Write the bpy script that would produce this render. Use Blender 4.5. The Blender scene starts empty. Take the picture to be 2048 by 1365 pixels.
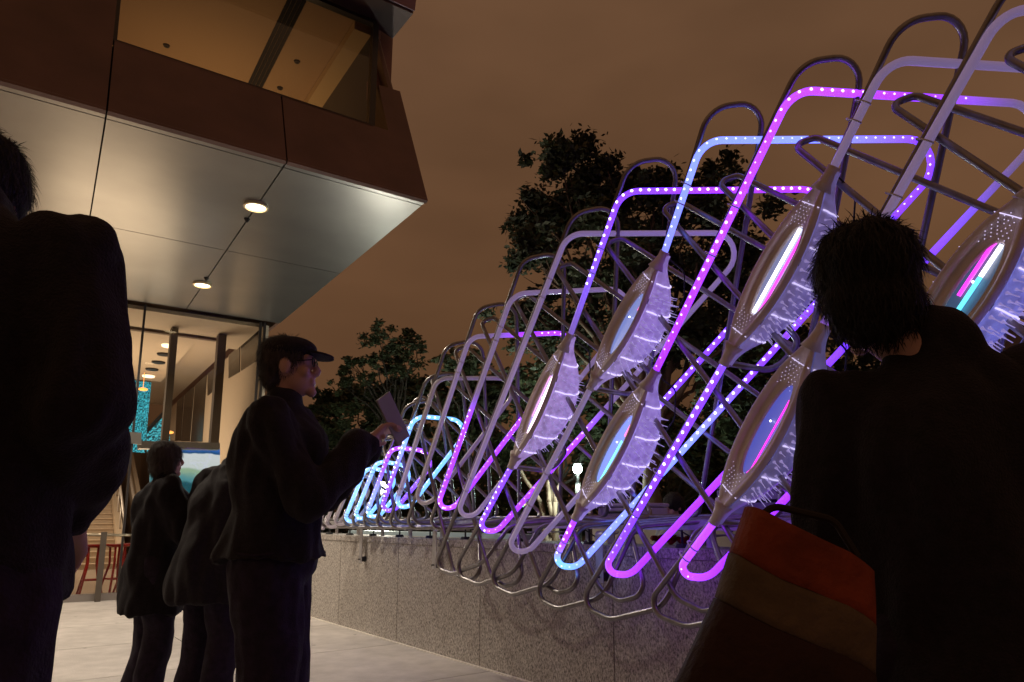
import bpy, bmesh, math, random
from mathutils import Vector as V, Matrix, noise
random.seed(7)
S = bpy.context.scene
COL = S.collection
# ---------------------------------------------------------------- camera, sky, exposure
F_PX, CX, CY, HOR = 1388.0, 1024.0, 796.0, 1043.0
PITCH = math.atan((HOR-CY)/F_PX)
YAW = math.atan(1048*math.cos(PITCH)/F_PX)          # the granite wall runs along +Y
EYE = V((0, 0, 1.12))
FW = V((math.sin(YAW)*math.cos(PITCH), math.cos(YAW)*math.cos(PITCH), math.sin(PITCH)))
RT = V((math.cos(YAW), -math.sin(YAW), 0))
UP = RT.cross(FW)
cd = bpy.data.cameras.new('camera'); cam = bpy.data.objects.new('camera', cd); COL.objects.link(cam)
cam.matrix_world = Matrix((RT, UP, -FW)).transposed().to_4x4(); cam.location = EYE
cd.sensor_width = 36; cd.lens = 36*F_PX/2048; cd.shift_y = (CY-682.5)/2048
cd.clip_start = .05; cd.clip_end = 900
S.camera = cam
S.view_settings.view_transform = 'Standard'; S.view_settings.look = 'None'
S.view_settings.exposure = .22; S.view_settings.gamma = 1
try: S.view_settings.use_curve_mapping = False
except Exception: pass

def ray(x, y): return FW + RT*((x-CX)/F_PX) - UP*((y-CY)/F_PX)
def at(x, y, w): return EYE + ray(x, y)*w            # world point seen at a photo pixel, w metres along the view axis
def onx(x, y, X): d = ray(x, y); return EYE + d*(X/d.x)
def onz(x, y, Z): d = ray(x, y); return EYE + d*((Z-EYE.z)/d.z)

world = bpy.data.worlds.new('World'); S.world = world; world.use_nodes = True
nt = world.node_tree; N = nt.nodes; L = nt.links
bg = N['Background']
tc = N.new('ShaderNodeTexCoord'); sep = N.new('ShaderNodeSeparateXYZ'); L.new(tc.outputs['Generated'], sep.inputs[0])
ramp = N.new('ShaderNodeValToRGB'); L.new(sep.outputs['Z'], ramp.inputs[0])
e = ramp.color_ramp.elements
e[0].position = 0; e[0].color = (.050, .0225, .0105, 1)
e[1].position = .75; e[1].color = (.102, .051, .026, 1)
m = e.new(.28); m.color = (.088, .042, .0195, 1)
mp = N.new('ShaderNodeMapping'); mp.inputs['Scale'].default_value = (1.2, 1.2, 3.2); L.new(tc.outputs['Generated'], mp.inputs[0])
nz = N.new('ShaderNodeTexNoise'); nz.inputs['Scale'].default_value = 1.7; nz.inputs['Detail'].default_value = 4; nz.inputs['Roughness'].default_value = .45
L.new(mp.outputs[0], nz.inputs['Vector'])
mr = N.new('ShaderNodeMapRange'); mr.inputs[1].default_value = .3; mr.inputs[2].default_value = .72; mr.inputs[3].default_value = .86; mr.inputs[4].default_value = 1.38
L.new(nz.outputs['Fac'], mr.inputs[0])
mx = N.new('ShaderNodeVectorMath'); mx.operation = 'SCALE'; L.new(ramp.outputs[0], mx.inputs[0]); L.new(mr.outputs[0], mx.inputs['Scale'])
L.new(mx.outputs[0], bg.inputs['Color']); bg.inputs['Strength'].default_value = 1.13

# ---------------------------------------------------------------- helpers
MATS = {}
def mat(name, col=(.5, .5, .5), rough=.5, metal=0, emit=None, es=1, nscale=0, namp=0, bump=0, bscale=40, spec=.5, alpha=None, trans=0, attr=None, stretch=None, sampling=None, coat=0):
    if name in MATS: return MATS[name]
    m = bpy.data.materials.new(name); m.use_nodes = True
    t = m.node_tree; n = t.nodes; l = t.links; b = n['Principled BSDF']
    b.inputs['Base Color'].default_value = (*col, 1); b.inputs['Roughness'].default_value = rough; b.inputs['Metallic'].default_value = metal
    b.inputs['Specular IOR Level'].default_value = spec
    if coat: b.inputs['Coat Weight'].default_value = coat
    if trans: b.inputs['Transmission Weight'].default_value = trans
    if nscale or bump:
        c = n.new('ShaderNodeTexCoord'); src = c.outputs['Object']
        if stretch:
            q = n.new('ShaderNodeMapping'); q.inputs['Scale'].default_value = stretch; l.new(src, q.inputs[0]); src = q.outputs[0]
    if nscale:
        z = n.new('ShaderNodeTexNoise'); z.inputs['Scale'].default_value = nscale; z.inputs['Detail'].default_value = 6; l.new(src, z.inputs['Vector'])
        r = n.new('ShaderNodeMapRange'); r.inputs[1].default_value = .3; r.inputs[2].default_value = .7; r.inputs[3].default_value = 1-namp; r.inputs[4].default_value = 1+namp
        l.new(z.outputs['Fac'], r.inputs[0])
        s = n.new('ShaderNodeVectorMath'); s.operation = 'SCALE'; s.inputs[0].default_value = col; l.new(r.outputs[0], s.inputs['Scale'])
        l.new(s.outputs[0], b.inputs['Base Color'])
    if bump:
        z2 = n.new('ShaderNodeTexNoise'); z2.inputs['Scale'].default_value = bscale; z2.inputs['Detail'].default_value = 5; l.new(src, z2.inputs['Vector'])
        bp = n.new('ShaderNodeBump'); bp.inputs['Strength'].default_value = bump; bp.inputs['Distance'].default_value = .02
        l.new(z2.outputs['Fac'], bp.inputs['Height']); l.new(bp.outputs[0], b.inputs['Normal'])
    if emit is not None:
        b.inputs['Emission Color'].default_value = (*emit, 1); b.inputs['Emission Strength'].default_value = es
    if attr:
        a = n.new('ShaderNodeAttribute'); a.attribute_name = attr; l.new(a.outputs['Color'], b.inputs['Emission Color']); b.inputs['Emission Strength'].default_value = es
    if sampling: m.cycles.emission_sampling = sampling
    MATS[name] = m
    return m

def link(name, me, m=None, parent=None, loc=None, smooth=False):
    o = bpy.data.objects.new(name, me); COL.objects.link(o)
    if m is not None and len(me.materials) == 0: me.materials.append(m)
    if smooth: me.polygons.foreach_set('use_smooth', [True]*len(me.polygons))
    if parent is not None: o.parent = parent
    if loc is not None: o.location = loc
    return o
def tag(o, label=None, cat=None, group=None, kind=None):
    if label: o['label'] = label
    if cat: o['category'] = cat
    if group: o['group'] = group
    if kind: o['kind'] = kind
    return o
def empty(name, loc=(0, 0, 0), **k):
    o = bpy.data.objects.new(name, None); COL.objects.link(o); o.location = loc; return tag(o, **k)

class MB:
    """collects vertices and faces of one mesh (in world or thing space)"""
    def __init__(s): s.v = []; s.f = []; s.c = []
    def add(s, vs, fs, c=None):
        o = len(s.v); s.v += [tuple(p) for p in vs]; s.f += [tuple(i+o for i in f) for f in fs]
        if c is not None: s.c += [c]*len(vs) if not isinstance(c, list) else c
    def box(s, c, d, ax=None):
        c = V(c); X, Y, Z = ax or (V((1, 0, 0)), V((0, 1, 0)), V((0, 0, 1)))
        vs = [c + X*(d[0]/2*i) + Y*(d[1]/2*j) + Z*(d[2]/2*k) for i in (-1, 1) for j in (-1, 1) for k in (-1, 1)]
        s.add(vs, [(0, 1, 3, 2), (4, 6, 7, 5), (0, 4, 5, 1), (2, 3, 7, 6), (0, 2, 6, 4), (1, 5, 7, 3)])
    def prism(s, pts, off):
        """polygon pts extruded by vector off"""
        n = len(pts); off = V(off); vs = [V(p) for p in pts]+[V(p)+off for p in pts]
        s.add(vs, [tuple(range(n-1, -1, -1)), tuple(range(n, 2*n))]+[(i, (i+1) % n, n+(i+1) % n, n+i) for i in range(n)])
    def tube(s, pts, r, n=8, closed=False, caps=True, cols=None):
        pts = [V(p) for p in pts]; m = len(pts)
        rs = r if isinstance(r, (list, tuple)) else [r]*m
        T = []
        for i in range(m):
            a = pts[(i-1) % m] if (closed or i) else pts[0]; b = pts[(i+1) % m] if (closed or i < m-1) else pts[-1]
            t = (b-a); T.append(t.normalized() if t.length > 1e-9 else V((0, 0, 1)))
        u = T[0].orthogonal().normalized(); vs = []; cc = []
        fr = []
        for i in range(m):
            u = (u - T[i]*u.dot(T[i])); u = u.normalized() if u.length > 1e-6 else T[i].orthogonal().normalized()
            w = T[i].cross(u); fr.append((u.copy(), w))
            for k in range(n):
                a = 2*math.pi*k/n; vs.append(pts[i]+(u*math.cos(a)+w*math.sin(a))*rs[i])
                if cols: cc.append(cols[i])
        fs = []
        sh = 0
        if closed:   # find the twist that closes the loop
            u0, w0 = fr[0]; ang = math.atan2(fr[-1][0].dot(w0), fr[-1][0].dot(u0)); sh = round(ang/(2*math.pi)*n)
        for i in range(m if closed else m-1):
            j = (i+1) % m; d = sh if (closed and i == m-1) else 0
            for k in range(n): fs.append((i*n+k, i*n+(k+1) % n, j*n+(k+1+d) % n, j*n+(k+d) % n))
        if caps and not closed: fs += [tuple(range(n-1, -1, -1)), tuple(range((m-1)*n, m*n))]
        s.add(vs, fs, cc if cols else None)
    def ball(s, c, r, seg=8, rings=5, R=None):
        c = V(c); r = r if isinstance(r, (list, tuple)) else (r, r, r); vs = []; fs = []
        for i in range(rings+1):
            ph = math.pi*i/rings
            for k in range(seg):
                a = 2*math.pi*k/seg; p = V((r[0]*math.sin(ph)*math.cos(a), r[1]*math.sin(ph)*math.sin(a), r[2]*math.cos(ph)))
                vs.append(c+(R @ p if R else p))
        for i in range(rings):
            for k in range(seg): fs.append((i*seg+k, (i+1)*seg+k, (i+1)*seg+(k+1) % seg, i*seg+(k+1) % seg))
        s.add(vs, fs)
    def loft(s, rings, caps=True):
        n = len(rings[0]); vs = [p for r in rings for p in r]; fs = []
        for i in range(len(rings)-1):
            for k in range(n): fs.append((i*n+k, i*n+(k+1) % n, (i+1)*n+(k+1) % n, (i+1)*n+k))
        if caps: fs += [tuple(range(n-1, -1, -1)), tuple(range((len(rings)-1)*n, len(rings)*n))]
        s.add(vs, fs)
    def mesh(s, name='m'):
        me = bpy.data.meshes.new(name); me.from_pydata(s.v, [], s.f); me.update()
        if s.c and len(s.c) == len(s.v):
            a = me.color_attributes.new('led', 'FLOAT_COLOR', 'POINT')
            a.data.foreach_set('color', [x for c in s.c for x in (*c, 1.0)])
        return me
    def build(s, name, m=None, parent=None, smooth=False, bevel=0, recalc=True):
        me = s.mesh(name)
        if recalc or bevel:
            b = bmesh.new(); b.from_mesh(me)
            if recalc: bmesh.ops.recalc_face_normals(b, faces=b.faces)
            if bevel: bmesh.ops.bevel(b, geom=list(b.edges), offset=bevel, segments=2, affect='EDGES', profile=.6)
            b.to_mesh(me); b.free()
        return link(name, me, m, parent, smooth=smooth)

def fillet(P, R, seg=6, closed=False):
    """polyline with rounded corners"""
    P = [V(p) for p in P]; n = len(P); out = []
    for i in range(n):
        r = R[i] if isinstance(R, (list, tuple)) else R
        if not closed and i in (0, n-1) or r == 0: out.append(P[i]); continue
        p = P[i]; a = P[i-1]-p; b = P[(i+1) % n]-p
        la, lb = a.length, b.length; a.normalize(); b.normalize()
        th = a.angle(b, math.pi)
        if th > math.pi-.03: out.append(p); continue
        t = min(r/math.tan(th/2), la*(.95 if (not closed and i == 1) else .48), lb*(.95 if (not closed and i == n-2) else .48)); rr = t*math.tan(th/2)
        c = p+(a+b).normalized()*(rr/math.sin(th/2))
        s0 = p+a*t-c; s1 = p+b*t-c; om = s0.angle(s1)
        for k in range(seg+1):
            q = k/seg; out.append(c+(s0*math.sin((1-q)*om)+s1*math.sin(q*om))/math.sin(om))
    return out
def resample(pts, step):
    out = [pts[0].copy()]; acc = 0
    for a, b in zip(pts, pts[1:]):
        d = (b-a).length; k = max(1, int(math.ceil(d/step)))
        for i in range(1, k+1): out.append(a.lerp(b, i/k))
    return out
def arclen(pts):
    s = [0]
    for a, b in zip(pts, pts[1:]): s.append(s[-1]+(b-a).length)
    return s
def point_at(pts, s, t):
    for i in range(len(s)-1):
        if s[i+1] >= t:
            q = (t-s[i])/max(1e-9, s[i+1]-s[i]); return pts[i].lerp(pts[i+1], q), (pts[i+1]-pts[i]).normalized()
    return pts[-1], (pts[-1]-pts[-2]).normalized()

# ---------------------------------------------------------------- materials
steel = mat('brushed_steel', (.30, .29, .30), .36, 1, nscale=30, namp=.15, stretch=(1, 1, .3))
galv = mat('galvanised_bar', (.50, .50, .52), .45, .6, nscale=14, namp=.15)
tubem = mat('frosted_acrylic', (.66, .61, .70), .20, 0, attr='led', es=1.0, spec=.6)
ledm = mat('led_dots', (.8, .8, .8), .4, 0, attr='led', es=1.0, sampling='NONE')
clampm = mat('clear_clamp', (.75, .72, .78), .25, 0, spec=.8)
black = mat('black_rubber', (.015, .015, .017), .6)

# granite
gr = bpy.data.materials.new('granite'); gr.use_nodes = True
t = gr.node_tree; n = t.nodes; l = t.links; b = n['Principled BSDF']; c = n.new('ShaderNodeTexCoord')
oi = n.new('ShaderNodeObjectInfo')
v1 = n.new('ShaderNodeTexNoise'); v1.inputs['Scale'].default_value = 80; v1.inputs['Detail'].default_value = 4; v1.inputs['Roughness'].default_value = .8
mpp = n.new('ShaderNodeMapping'); mpp.inputs['Scale'].default_value = (1, 1, .62); mpp.inputs['Rotation'].default_value = (.5, 0, 0); l.new(c.outputs['Object'], mpp.inputs[0]); l.new(mpp.outputs[0], v1.inputs['Vector'])
r1 = n.new('ShaderNodeValToRGB'); l.new(v1.outputs['Fac'], r1.inputs[0])
ee = r1.color_ramp.elements; ee[0].position = .34; ee[0].color = (.05, .046, .043, 1); ee[1].position = .64; ee[1].color = (.68, .63, .58, 1); q = ee.new(.47); q.color = (.33, .30, .275, 1)
v2 = n.new('ShaderNodeTexNoise'); v2.inputs['Scale'].default_value = 2.6; v2.inputs['Detail'].default_value = 4; mp2 = n.new('ShaderNodeMapping'); mp2.inputs['Scale'].default_value = (1, 3.2, .35)
l.new(c.outputs['Object'], mp2.inputs[0]); l.new(mp2.outputs[0], v2.inputs['Vector'])
r2 = n.new('ShaderNodeMapRange'); r2.inputs[1].default_value = .38; r2.inputs[2].default_value = .58; r2.inputs[3].default_value = .62; r2.inputs[4].default_value = 1.1; l.new(v2.outputs['Fac'], r2.inputs[0])
# drip stains stay near the top of the stone
sp = n.new('ShaderNodeSeparateXYZ'); l.new(c.outputs['Object'], sp.inputs[0])
r3 = n.new('ShaderNodeMapRange'); r3.inputs[1].default_value = .35; r3.inputs[2].default_value = .95; l.new(sp.outputs['Z'], r3.inputs[0])
mxx = n.new('ShaderNodeMix'); mxx.data_type = 'FLOAT'; mxx.inputs[2].default_value = 1; l.new(r3.outputs[0], mxx.inputs[0]); l.new(r2.outputs[0], mxx.inputs[3])
sc = n.new('ShaderNodeVectorMath'); sc.operation = 'SCALE'; l.new(r1.outputs[0], sc.inputs[0]); l.new(mxx.outputs[0], sc.inputs['Scale'])
l.new(sc.outputs[0], b.inputs['Base Color']); b.inputs['Roughness'].default_value = .62
bp = n.new('ShaderNodeBump'); bp.inputs['Strength'].default_value = .25; bp.inputs['Distance'].default_value = .004; l.new(v1.outputs['Fac'], bp.inputs['Height']); l.new(bp.outputs[0], b.inputs['Normal'])
granite = gr

# ---------------------------------------------------------------- ground, promenade slabs, granite wall
D = 3.194          # face of the granite wall
gm = mat('dark_ground', (.05, .048, .045), .9, nscale=2, namp=.3)
g = MB(); g.add([(-300, -300, -.06), (300, -300, -.06), (300, 300, -.06), (-300, 300, -.06)], [(0, 1, 2, 3)])
tag(g.build('ground', gm, recalc=False), kind='structure')
pm = mat('pale_concrete', (.50, .465, .44), .5, nscale=6, namp=.12, bump=.2, bscale=90)
prom = MB(); prom.add([(-9, -3, -.03), (D-.002, -3, -.03), (D-.002, 11.9, -.03), (-9, 11.9, -.03)], [(0, 1, 2, 3)])
po = tag(prom.build('promenade', mat('joint_grout', (.09, .08, .07), .9), recalc=False), kind='structure')
sb = MB(); sb.box((0, 0, -.015), (1.591, 1.491, .03)); sm = sb.mesh('slab'); sm.materials.append(pm)
for i in range(7):
    for j in range(10):
        x = D-.8-.003-1.6*i; y = -2.2+1.5*j
        if y > 11.6: continue
        o = link('slab', sm, None, po, (x, y, 0))
# dirt spots and blotches on the slabs
t = pm.node_tree; n = t.nodes; l = t.links; b = n['Principled BSDF']; src = b.inputs['Base Color'].links[0].from_socket
g_ = n.new('ShaderNodeNewGeometry'); a1 = n.new('ShaderNodeTexNoise'); a1.inputs['Scale'].default_value = .9; a1.inputs['Detail'].default_value = 7; a1.inputs['Roughness'].default_value = .65; l.new(g_.outputs['Position'], a1.inputs['Vector'])
m1 = n.new('ShaderNodeMapRange'); m1.inputs[1].default_value = .35; m1.inputs[2].default_value = .65; m1.inputs[3].default_value = .74; m1.inputs[4].default_value = 1.08; l.new(a1.outputs['Fac'], m1.inputs[0])
a2 = n.new('ShaderNodeTexVoronoi'); a2.inputs['Scale'].default_value = 2.6; l.new(g_.outputs['Position'], a2.inputs['Vector'])
m2 = n.new('ShaderNodeMapRange'); m2.inputs[1].default_value = .035; m2.inputs[2].default_value = .06; m2.inputs[3].default_value = .35; m2.inputs[4].default_value = 1; l.new(a2.outputs['Distance'], m2.inputs[0])
mm_ = n.new('ShaderNodeMath'); mm_.operation = 'MULTIPLY'; l.new(m1.outputs[0], mm_.inputs[0]); l.new(m2.outputs[0], mm_.inputs[1])
s3 = n.new('ShaderNodeVectorMath'); s3.operation = 'SCALE'; l.new(src, s3.inputs[0]); l.new(mm_.outputs[0], s3.inputs['Scale']); l.new(s3.outputs[0], b.inputs['Base Color'])
# seam of pale sealant along the wall foot
wall = empty('granite_wall', (D, 5, 0), label='long low speckled granite wall below the glowing tube sculpture', cat='wall')
def wparent(o, p): o.parent = p; o.matrix_parent_inverse = Matrix.Translation(-p.location); return o
core = MB(); core.box((D+.26, 7.0, .45), (.46, 16.0, .90)); wparent(core.build('core', mat('joint_dark', (.02, .02, .02), .9)), wall)
ys = [-.92, .37, 1.83, 3.237, 4.7216, 6.1216, 7.4976, 8.9, 10.3, 11.7, 13.1, 14.6]
for y0, y1 in zip(ys, ys[1:]):
    p = MB(); p.box((0, 0, 0), (.03, y1-y0-.009, .905)); o = p.build('granite_panel', granite); wparent(o, wall); o.location = (D+.015, (y0+y1)/2, .4525)
    p = MB(); p.box((0, 0, 0), (.46, y1-y0-.006, .058)); o = p.build('coping_stone', granite); wparent(o, wall); o.location = (D+.224, (y0+y1)/2, .937)
sea = MB(); sea.box((D-.012, 6.8, .004), (.02, 15.4, .008)); wparent(sea.build('sealant_strip', mat('sealant', (.7, .66, .6), .7)), wall)
# ground behind the wall (raised terrace)
tm = mat('terrace_paving', (.10, .095, .09), .8, nscale=3, namp=.3)
te = MB(); te.box((D+15.5, 12, .3), (30, 60, .6)); tag(te.build('terrace', tm), kind='structure')

# ---------------------------------------------------------------- the sculpture: helical light tube with two families of steel loops
XF = D-.30
Tp = {1: (1775, 119), 2: (1585, 180), 3: (1405, 281), 4: (1243, 383), 5: (1135, 468), 6: (1025, 588), 7: (940, 674), 8: (874, 757), 9: (829, 832), 10: (783, 895), 11: (754, 922), 12: (732, 935), 13: (710, 949), 14: (688, 956), 15: (668, 962)}
Bp = {0: (1350, 1150), 1: (1205, 1145), 2: (1105, 1130), 3: (1014, 1100), 4: (955, 1060), 5: (914, 1030), 6: (874, 1015), 7: (830, 1005), 8: (791, 1013), 9: (762, 1020), 10: (732, 1032), 11: (708, 1036), 12: (688, 1042), 13: (667, 1048), 14: (650, 1053), 15: (636, 1056)}
T = {k: onx(*p, XF) for k, p in Tp.items()}; B = {k: onx(*p, XF) for k, p in Bp.items()}
T[0] = V((XF, .76, 3.04)); T[-1] = V((XF, .32, 3.0)); T[-2] = V((XF, -.15, 2.95)); T[-3] = V((XF, -.6, 2.9))
B[-1] = V((XF, 1.93, .87)); B[-2] = V((XF, 1.47, .87)); B[-3] = V((XF, 1.0, .88)); B[-4] = V((XF, .55, .88))
Rp = {3: (1930, 278), 4: (1708, 378), 5: (1522, 466), 6: (1300, 575), 7: (1175, 664), 8: (1052, 757), 9: (950, 843), 10: (885, 905), 11: (838, 935), 12: (805, 948), 13: (775, 962), 14: (750, 972), 15: (728, 980)}
R = {}
for k, p in Rp.items():
    w = max(.28, .62*(T[k].z-1.17)); R[k] = onx(*p, XF+w)
for k in (2, 1, 0, -1, -2, -3): R[k] = T[k]+V((1.2, -.76, -.02))
PODS = {4: ((1140, 672), (1023, 933)), 3: ((1328, 508), (1182, 775)), 2: ((1310, 745), (1152, 1035)), 1: ((1665, 340), (1450, 725)), 0: ((1645, 655), (1430, 1042)), -1: ((2085, 355), (1795, 790))}
NECK = {k: (onx(*a, XF), onx(*b, XF)) for k, (a, b) in PODS.items()}
# LED colours (linear, as emitted); OFF and LIL paint a faint glow on unlit tubes
OFF = (.035, .03, .035); LIL = (.085, .063, .135); MAG = (.20, .010, .80); VIO = (.11, .018, .85); BLU = (.11, .17, .92); SKY = (.09, .30, .80); PNK = (.25, .025, .88)
# per frame: [bottom, main low, main high, top-left, horizontal, right bend, diagonal high, diagonal low, next bottom]
CK = {-3: [VIO, VIO, LIL, LIL, LIL, LIL, BLU, VIO, MAG], -2: [VIO, BLU, LIL, LIL, LIL, BLU, VIO, BLU, MAG], -1: [MAG, LIL, LIL, LIL, LIL, LIL, LIL, BLU, MAG],
      0: [PNK, PNK, LIL, LIL, LIL, LIL, LIL, LIL, VIO], 1: [PNK, VIO, LIL, LIL, LIL, LIL, LIL, MAG, PNK], 2: [SKY, MAG, MAG, PNK, MAG, LIL, VIO, MAG, PNK],
      3: [LIL, LIL, LIL, BLU, BLU, VIO, VIO, BLU, SKY], 4: [VIO, VIO, LIL, VIO, MAG, MAG, VIO, LIL, LIL], 5: [LIL, LIL, LIL, LIL, LIL, LIL, LIL, MAG, PNK],
      6: [PNK, MAG, LIL, LIL, LIL, LIL, LIL, LIL, LIL], 7: [OFF, OFF, LIL, LIL, MAG, MAG, MAG, MAG, PNK], 8: [SKY, LIL, OFF, OFF, OFF, OFF, OFF, OFF, OFF],
      9: [VIO, VIO, BLU, SKY, SKY, SKY, SKY, SKY, SKY], 10: [SKY, BLU, VIO, MAG, MAG, MAG, VIO, VIO, VIO], 11: [SKY, SKY, BLU, SKY, SKY, SKY, SKY, SKY, SKY],
      12: [SKY, SKY, SKY, SKY, SKY, SKY, SKY, SKY, SKY], 13: [OFF, OFF, OFF, OFF, OFF, OFF, OFF, OFF, SKY], 14: [OFF]*9, 15: [OFF]*9}
DOTS = {-3: '000000011', -2: '010001111', -1: '100000011', 0: '100000000', 1: '010000000', 2: '111110000', 3: '000111111', 4: '110111100', 5: '000000011', 6: '110000000',
        7: '000001111', 8: '100000000', 9: '111111111', 10: '111111111', 11: '111111111', 12: '111111111', 13: '000000001', 14: '000000000', 15: '000000000'}
sculpt = empty('light_sculpture', (XF, 4, 0), label='long spiral light sculpture of bent steel loops and purple glowing tubes on the granite wall', cat='sculpture')
sp_ = lambda o: wparent(o, sculpt)
RA, RS = .0190, .0160
def dotcol(c):
    m_ = max(c)
    return tuple((.35*m_+.9*x)*5.5+.4 for x in c)
for k in range(-3, 16):
    if k-1 not in B: continue
    mid_b = lambda q: q
    nb = B[k-1]
    # start in the middle of this frame's bottom bend, end in the middle of the next one
    Rn = R.get(k+1, R[15] if k >= 15 else R[k])
    def low2(j, Rj): return B[j]+V((.06, -.16, -.012)) if j < 8 else B[j]+V((.07, -.13, -.01))
    b2a = low2(k, Rn); P0 = b2a+(Rn-b2a).normalized()*.02
    pts = [B[k].lerp(b2a, .55), B[k]]
    if k in NECK: pts += [NECK[k][1], NECK[k][0]]
    nb = low2(k-1, R[k]); B1 = B[k-1]
    tl = T[k]; pts += [tl, R[k], nb, B1.lerp(nb, .55)]
    far = k >= 7
    rad = [0, .10]+([.25, .25] if k in NECK else [])+[.15 if not far else .12, .15 if not far else .12, .12, 0]
    path = fillet(pts, rad, seg=8)
    path = resample(path, .06)
    s = arclen(path); Ltot = s[-1]
    # key arclengths
    def near(p): return s[min(range(len(path)), key=lambda i: (path[i]-p).length)]
    kb, kt, kr = near(B[k]), near(tl), near(R[k])
    keys = [(0, 0), (kb, 0), (kb+.12, 1), ((kb+kt)*.5-.12, 1), ((kb+kt)*.5+.12, 2), (kt-.1, 3), (kt+.15, 3), ((kt+kr)*.5, 4), (kr-.12, 5), (kr+.2, 5), (kr+(Ltot-kr)*.28, 6), (kr+(Ltot-kr)*.5, 6), (kr+(Ltot-kr)*.65, 7), (Ltot-.15, 7), (Ltot, 8)]
    C9 = CK[k]
    def colat(t_):
        for (a, i), (b_, j) in zip(keys, keys[1:]):
            if t_ <= b_:
                q_ = (t_-a)/max(1e-6, b_-a); q_ = min(1, max(0, q_)); return tuple(C9[i][z]*(1-q_)+C9[j][z]*q_ for z in range(3))
        return C9[8]
    def doton(t_):
        for (a, i), (b_, j) in zip(keys, keys[1:]):
            if t_ <= b_: return DOTS[k][i if (t_-a) < (b_-t_) else j] == '1'
        return DOTS[k][8] == '1'
    gain = lambda c_: 1.15+1.0*min(1, max(0, (max(c_)-.25)/.4))
    cols = [tuple(x*gain(colat(t_)) for x in colat(t_)) for t_ in s]
    runs = [(0, len(path))]
    gap = (9e9, 9e9)
    if k in NECK:
        i0 = min(range(len(path)), key=lambda i: (path[i]-NECK[k][1].lerp(NECK[k][0], .04)).length); i1 = min(range(len(path)), key=lambda i: (path[i]-NECK[k][0].lerp(NECK[k][1], .04)).length)
        runs = [(0, i0+1), (i1, len(path))]; gap = (s[i0]-.01, s[i1]+.01)
    for i0, i1 in runs:
        tb = MB(); tb.tube(path[i0:i1], RA, n=10, cols=cols[i0:i1])
        o = tb.build('light_tube', tubem, smooth=True, recalc=False); sp_(o)
    db = MB(); t_ = .02
    while t_ < Ltot:
        if doton(t_) and not gap[0] < t_ < gap[1]:
            p, d = point_at(path, s, t_)
            nrm = V((-1, -.25, -.05)); nrm = (nrm-d*nrm.dot(d)).normalized()
            vr_ = .62+.75*abs(noise.noise(V((t_*.9, k*3.1, .5))))*1.6; vr_ = min(1.15, vr_)
            oo = len(db.v); db.ball(p+nrm*(RA-.0025), .0074*vr_, 7, 4, None); db.c += [tuple(x*vr_*vr_ for x in dotcol(colat(t_)))]*(len(db.v)-oo)
        t_ += .052
    if db.v:
        o = db.build('led_strip', ledm, smooth=True, recalc=False); sp_(o); tag(o, kind='stuff')

# steel family A: leaning loops clamped beside the light tube, arch at the top, hanging loop in front of the wall
MBp = {0: (1302, 1208), 1: (1164, 1199), 2: (1068, 1182), 3: (984, 1158), 4: (921, 1140), 5: (872, 1121), 6: (857, 1046), 7: (813, 1047), 8: (780, 1048), 9: (754, 1050), 10: (727, 1050), 11: (705, 1050), 12: (685, 1051), 13: (665, 1052), 14: (650, 1053), 15: (637, 1054)}
MBw = {k: onx(*p, XF) for k, p in MBp.items()}
for k in range(6, 16): MBw[k].z = 1.085
Ap = {1: (1825, 72), 2: (1620, 154), 3: (1440, 239), 4: (1297, 335), 5: (1180, 431), 6: (1065, 528), 7: (980, 622), 8: (914, 697), 9: (851, 768), 10: (816, 820), 11: (783, 864), 12: (756, 892), 13: (732, 916), 14: (706, 933), 15: (684, 946)}
Aw = {k: onx(*p, XF+.08) for k, p in Ap.items()}
Aw[0] = V((XF, .66, 3.10)); Aw[-1] = V((XF, .2, 3.08)); Aw[-2] = V((XF, -.25, 3.04))
for k in (-1, -2, -3): MBw[k] = V((XF, MBw[0].y+.46*k, .68))
clamp_mesh = None
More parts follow.
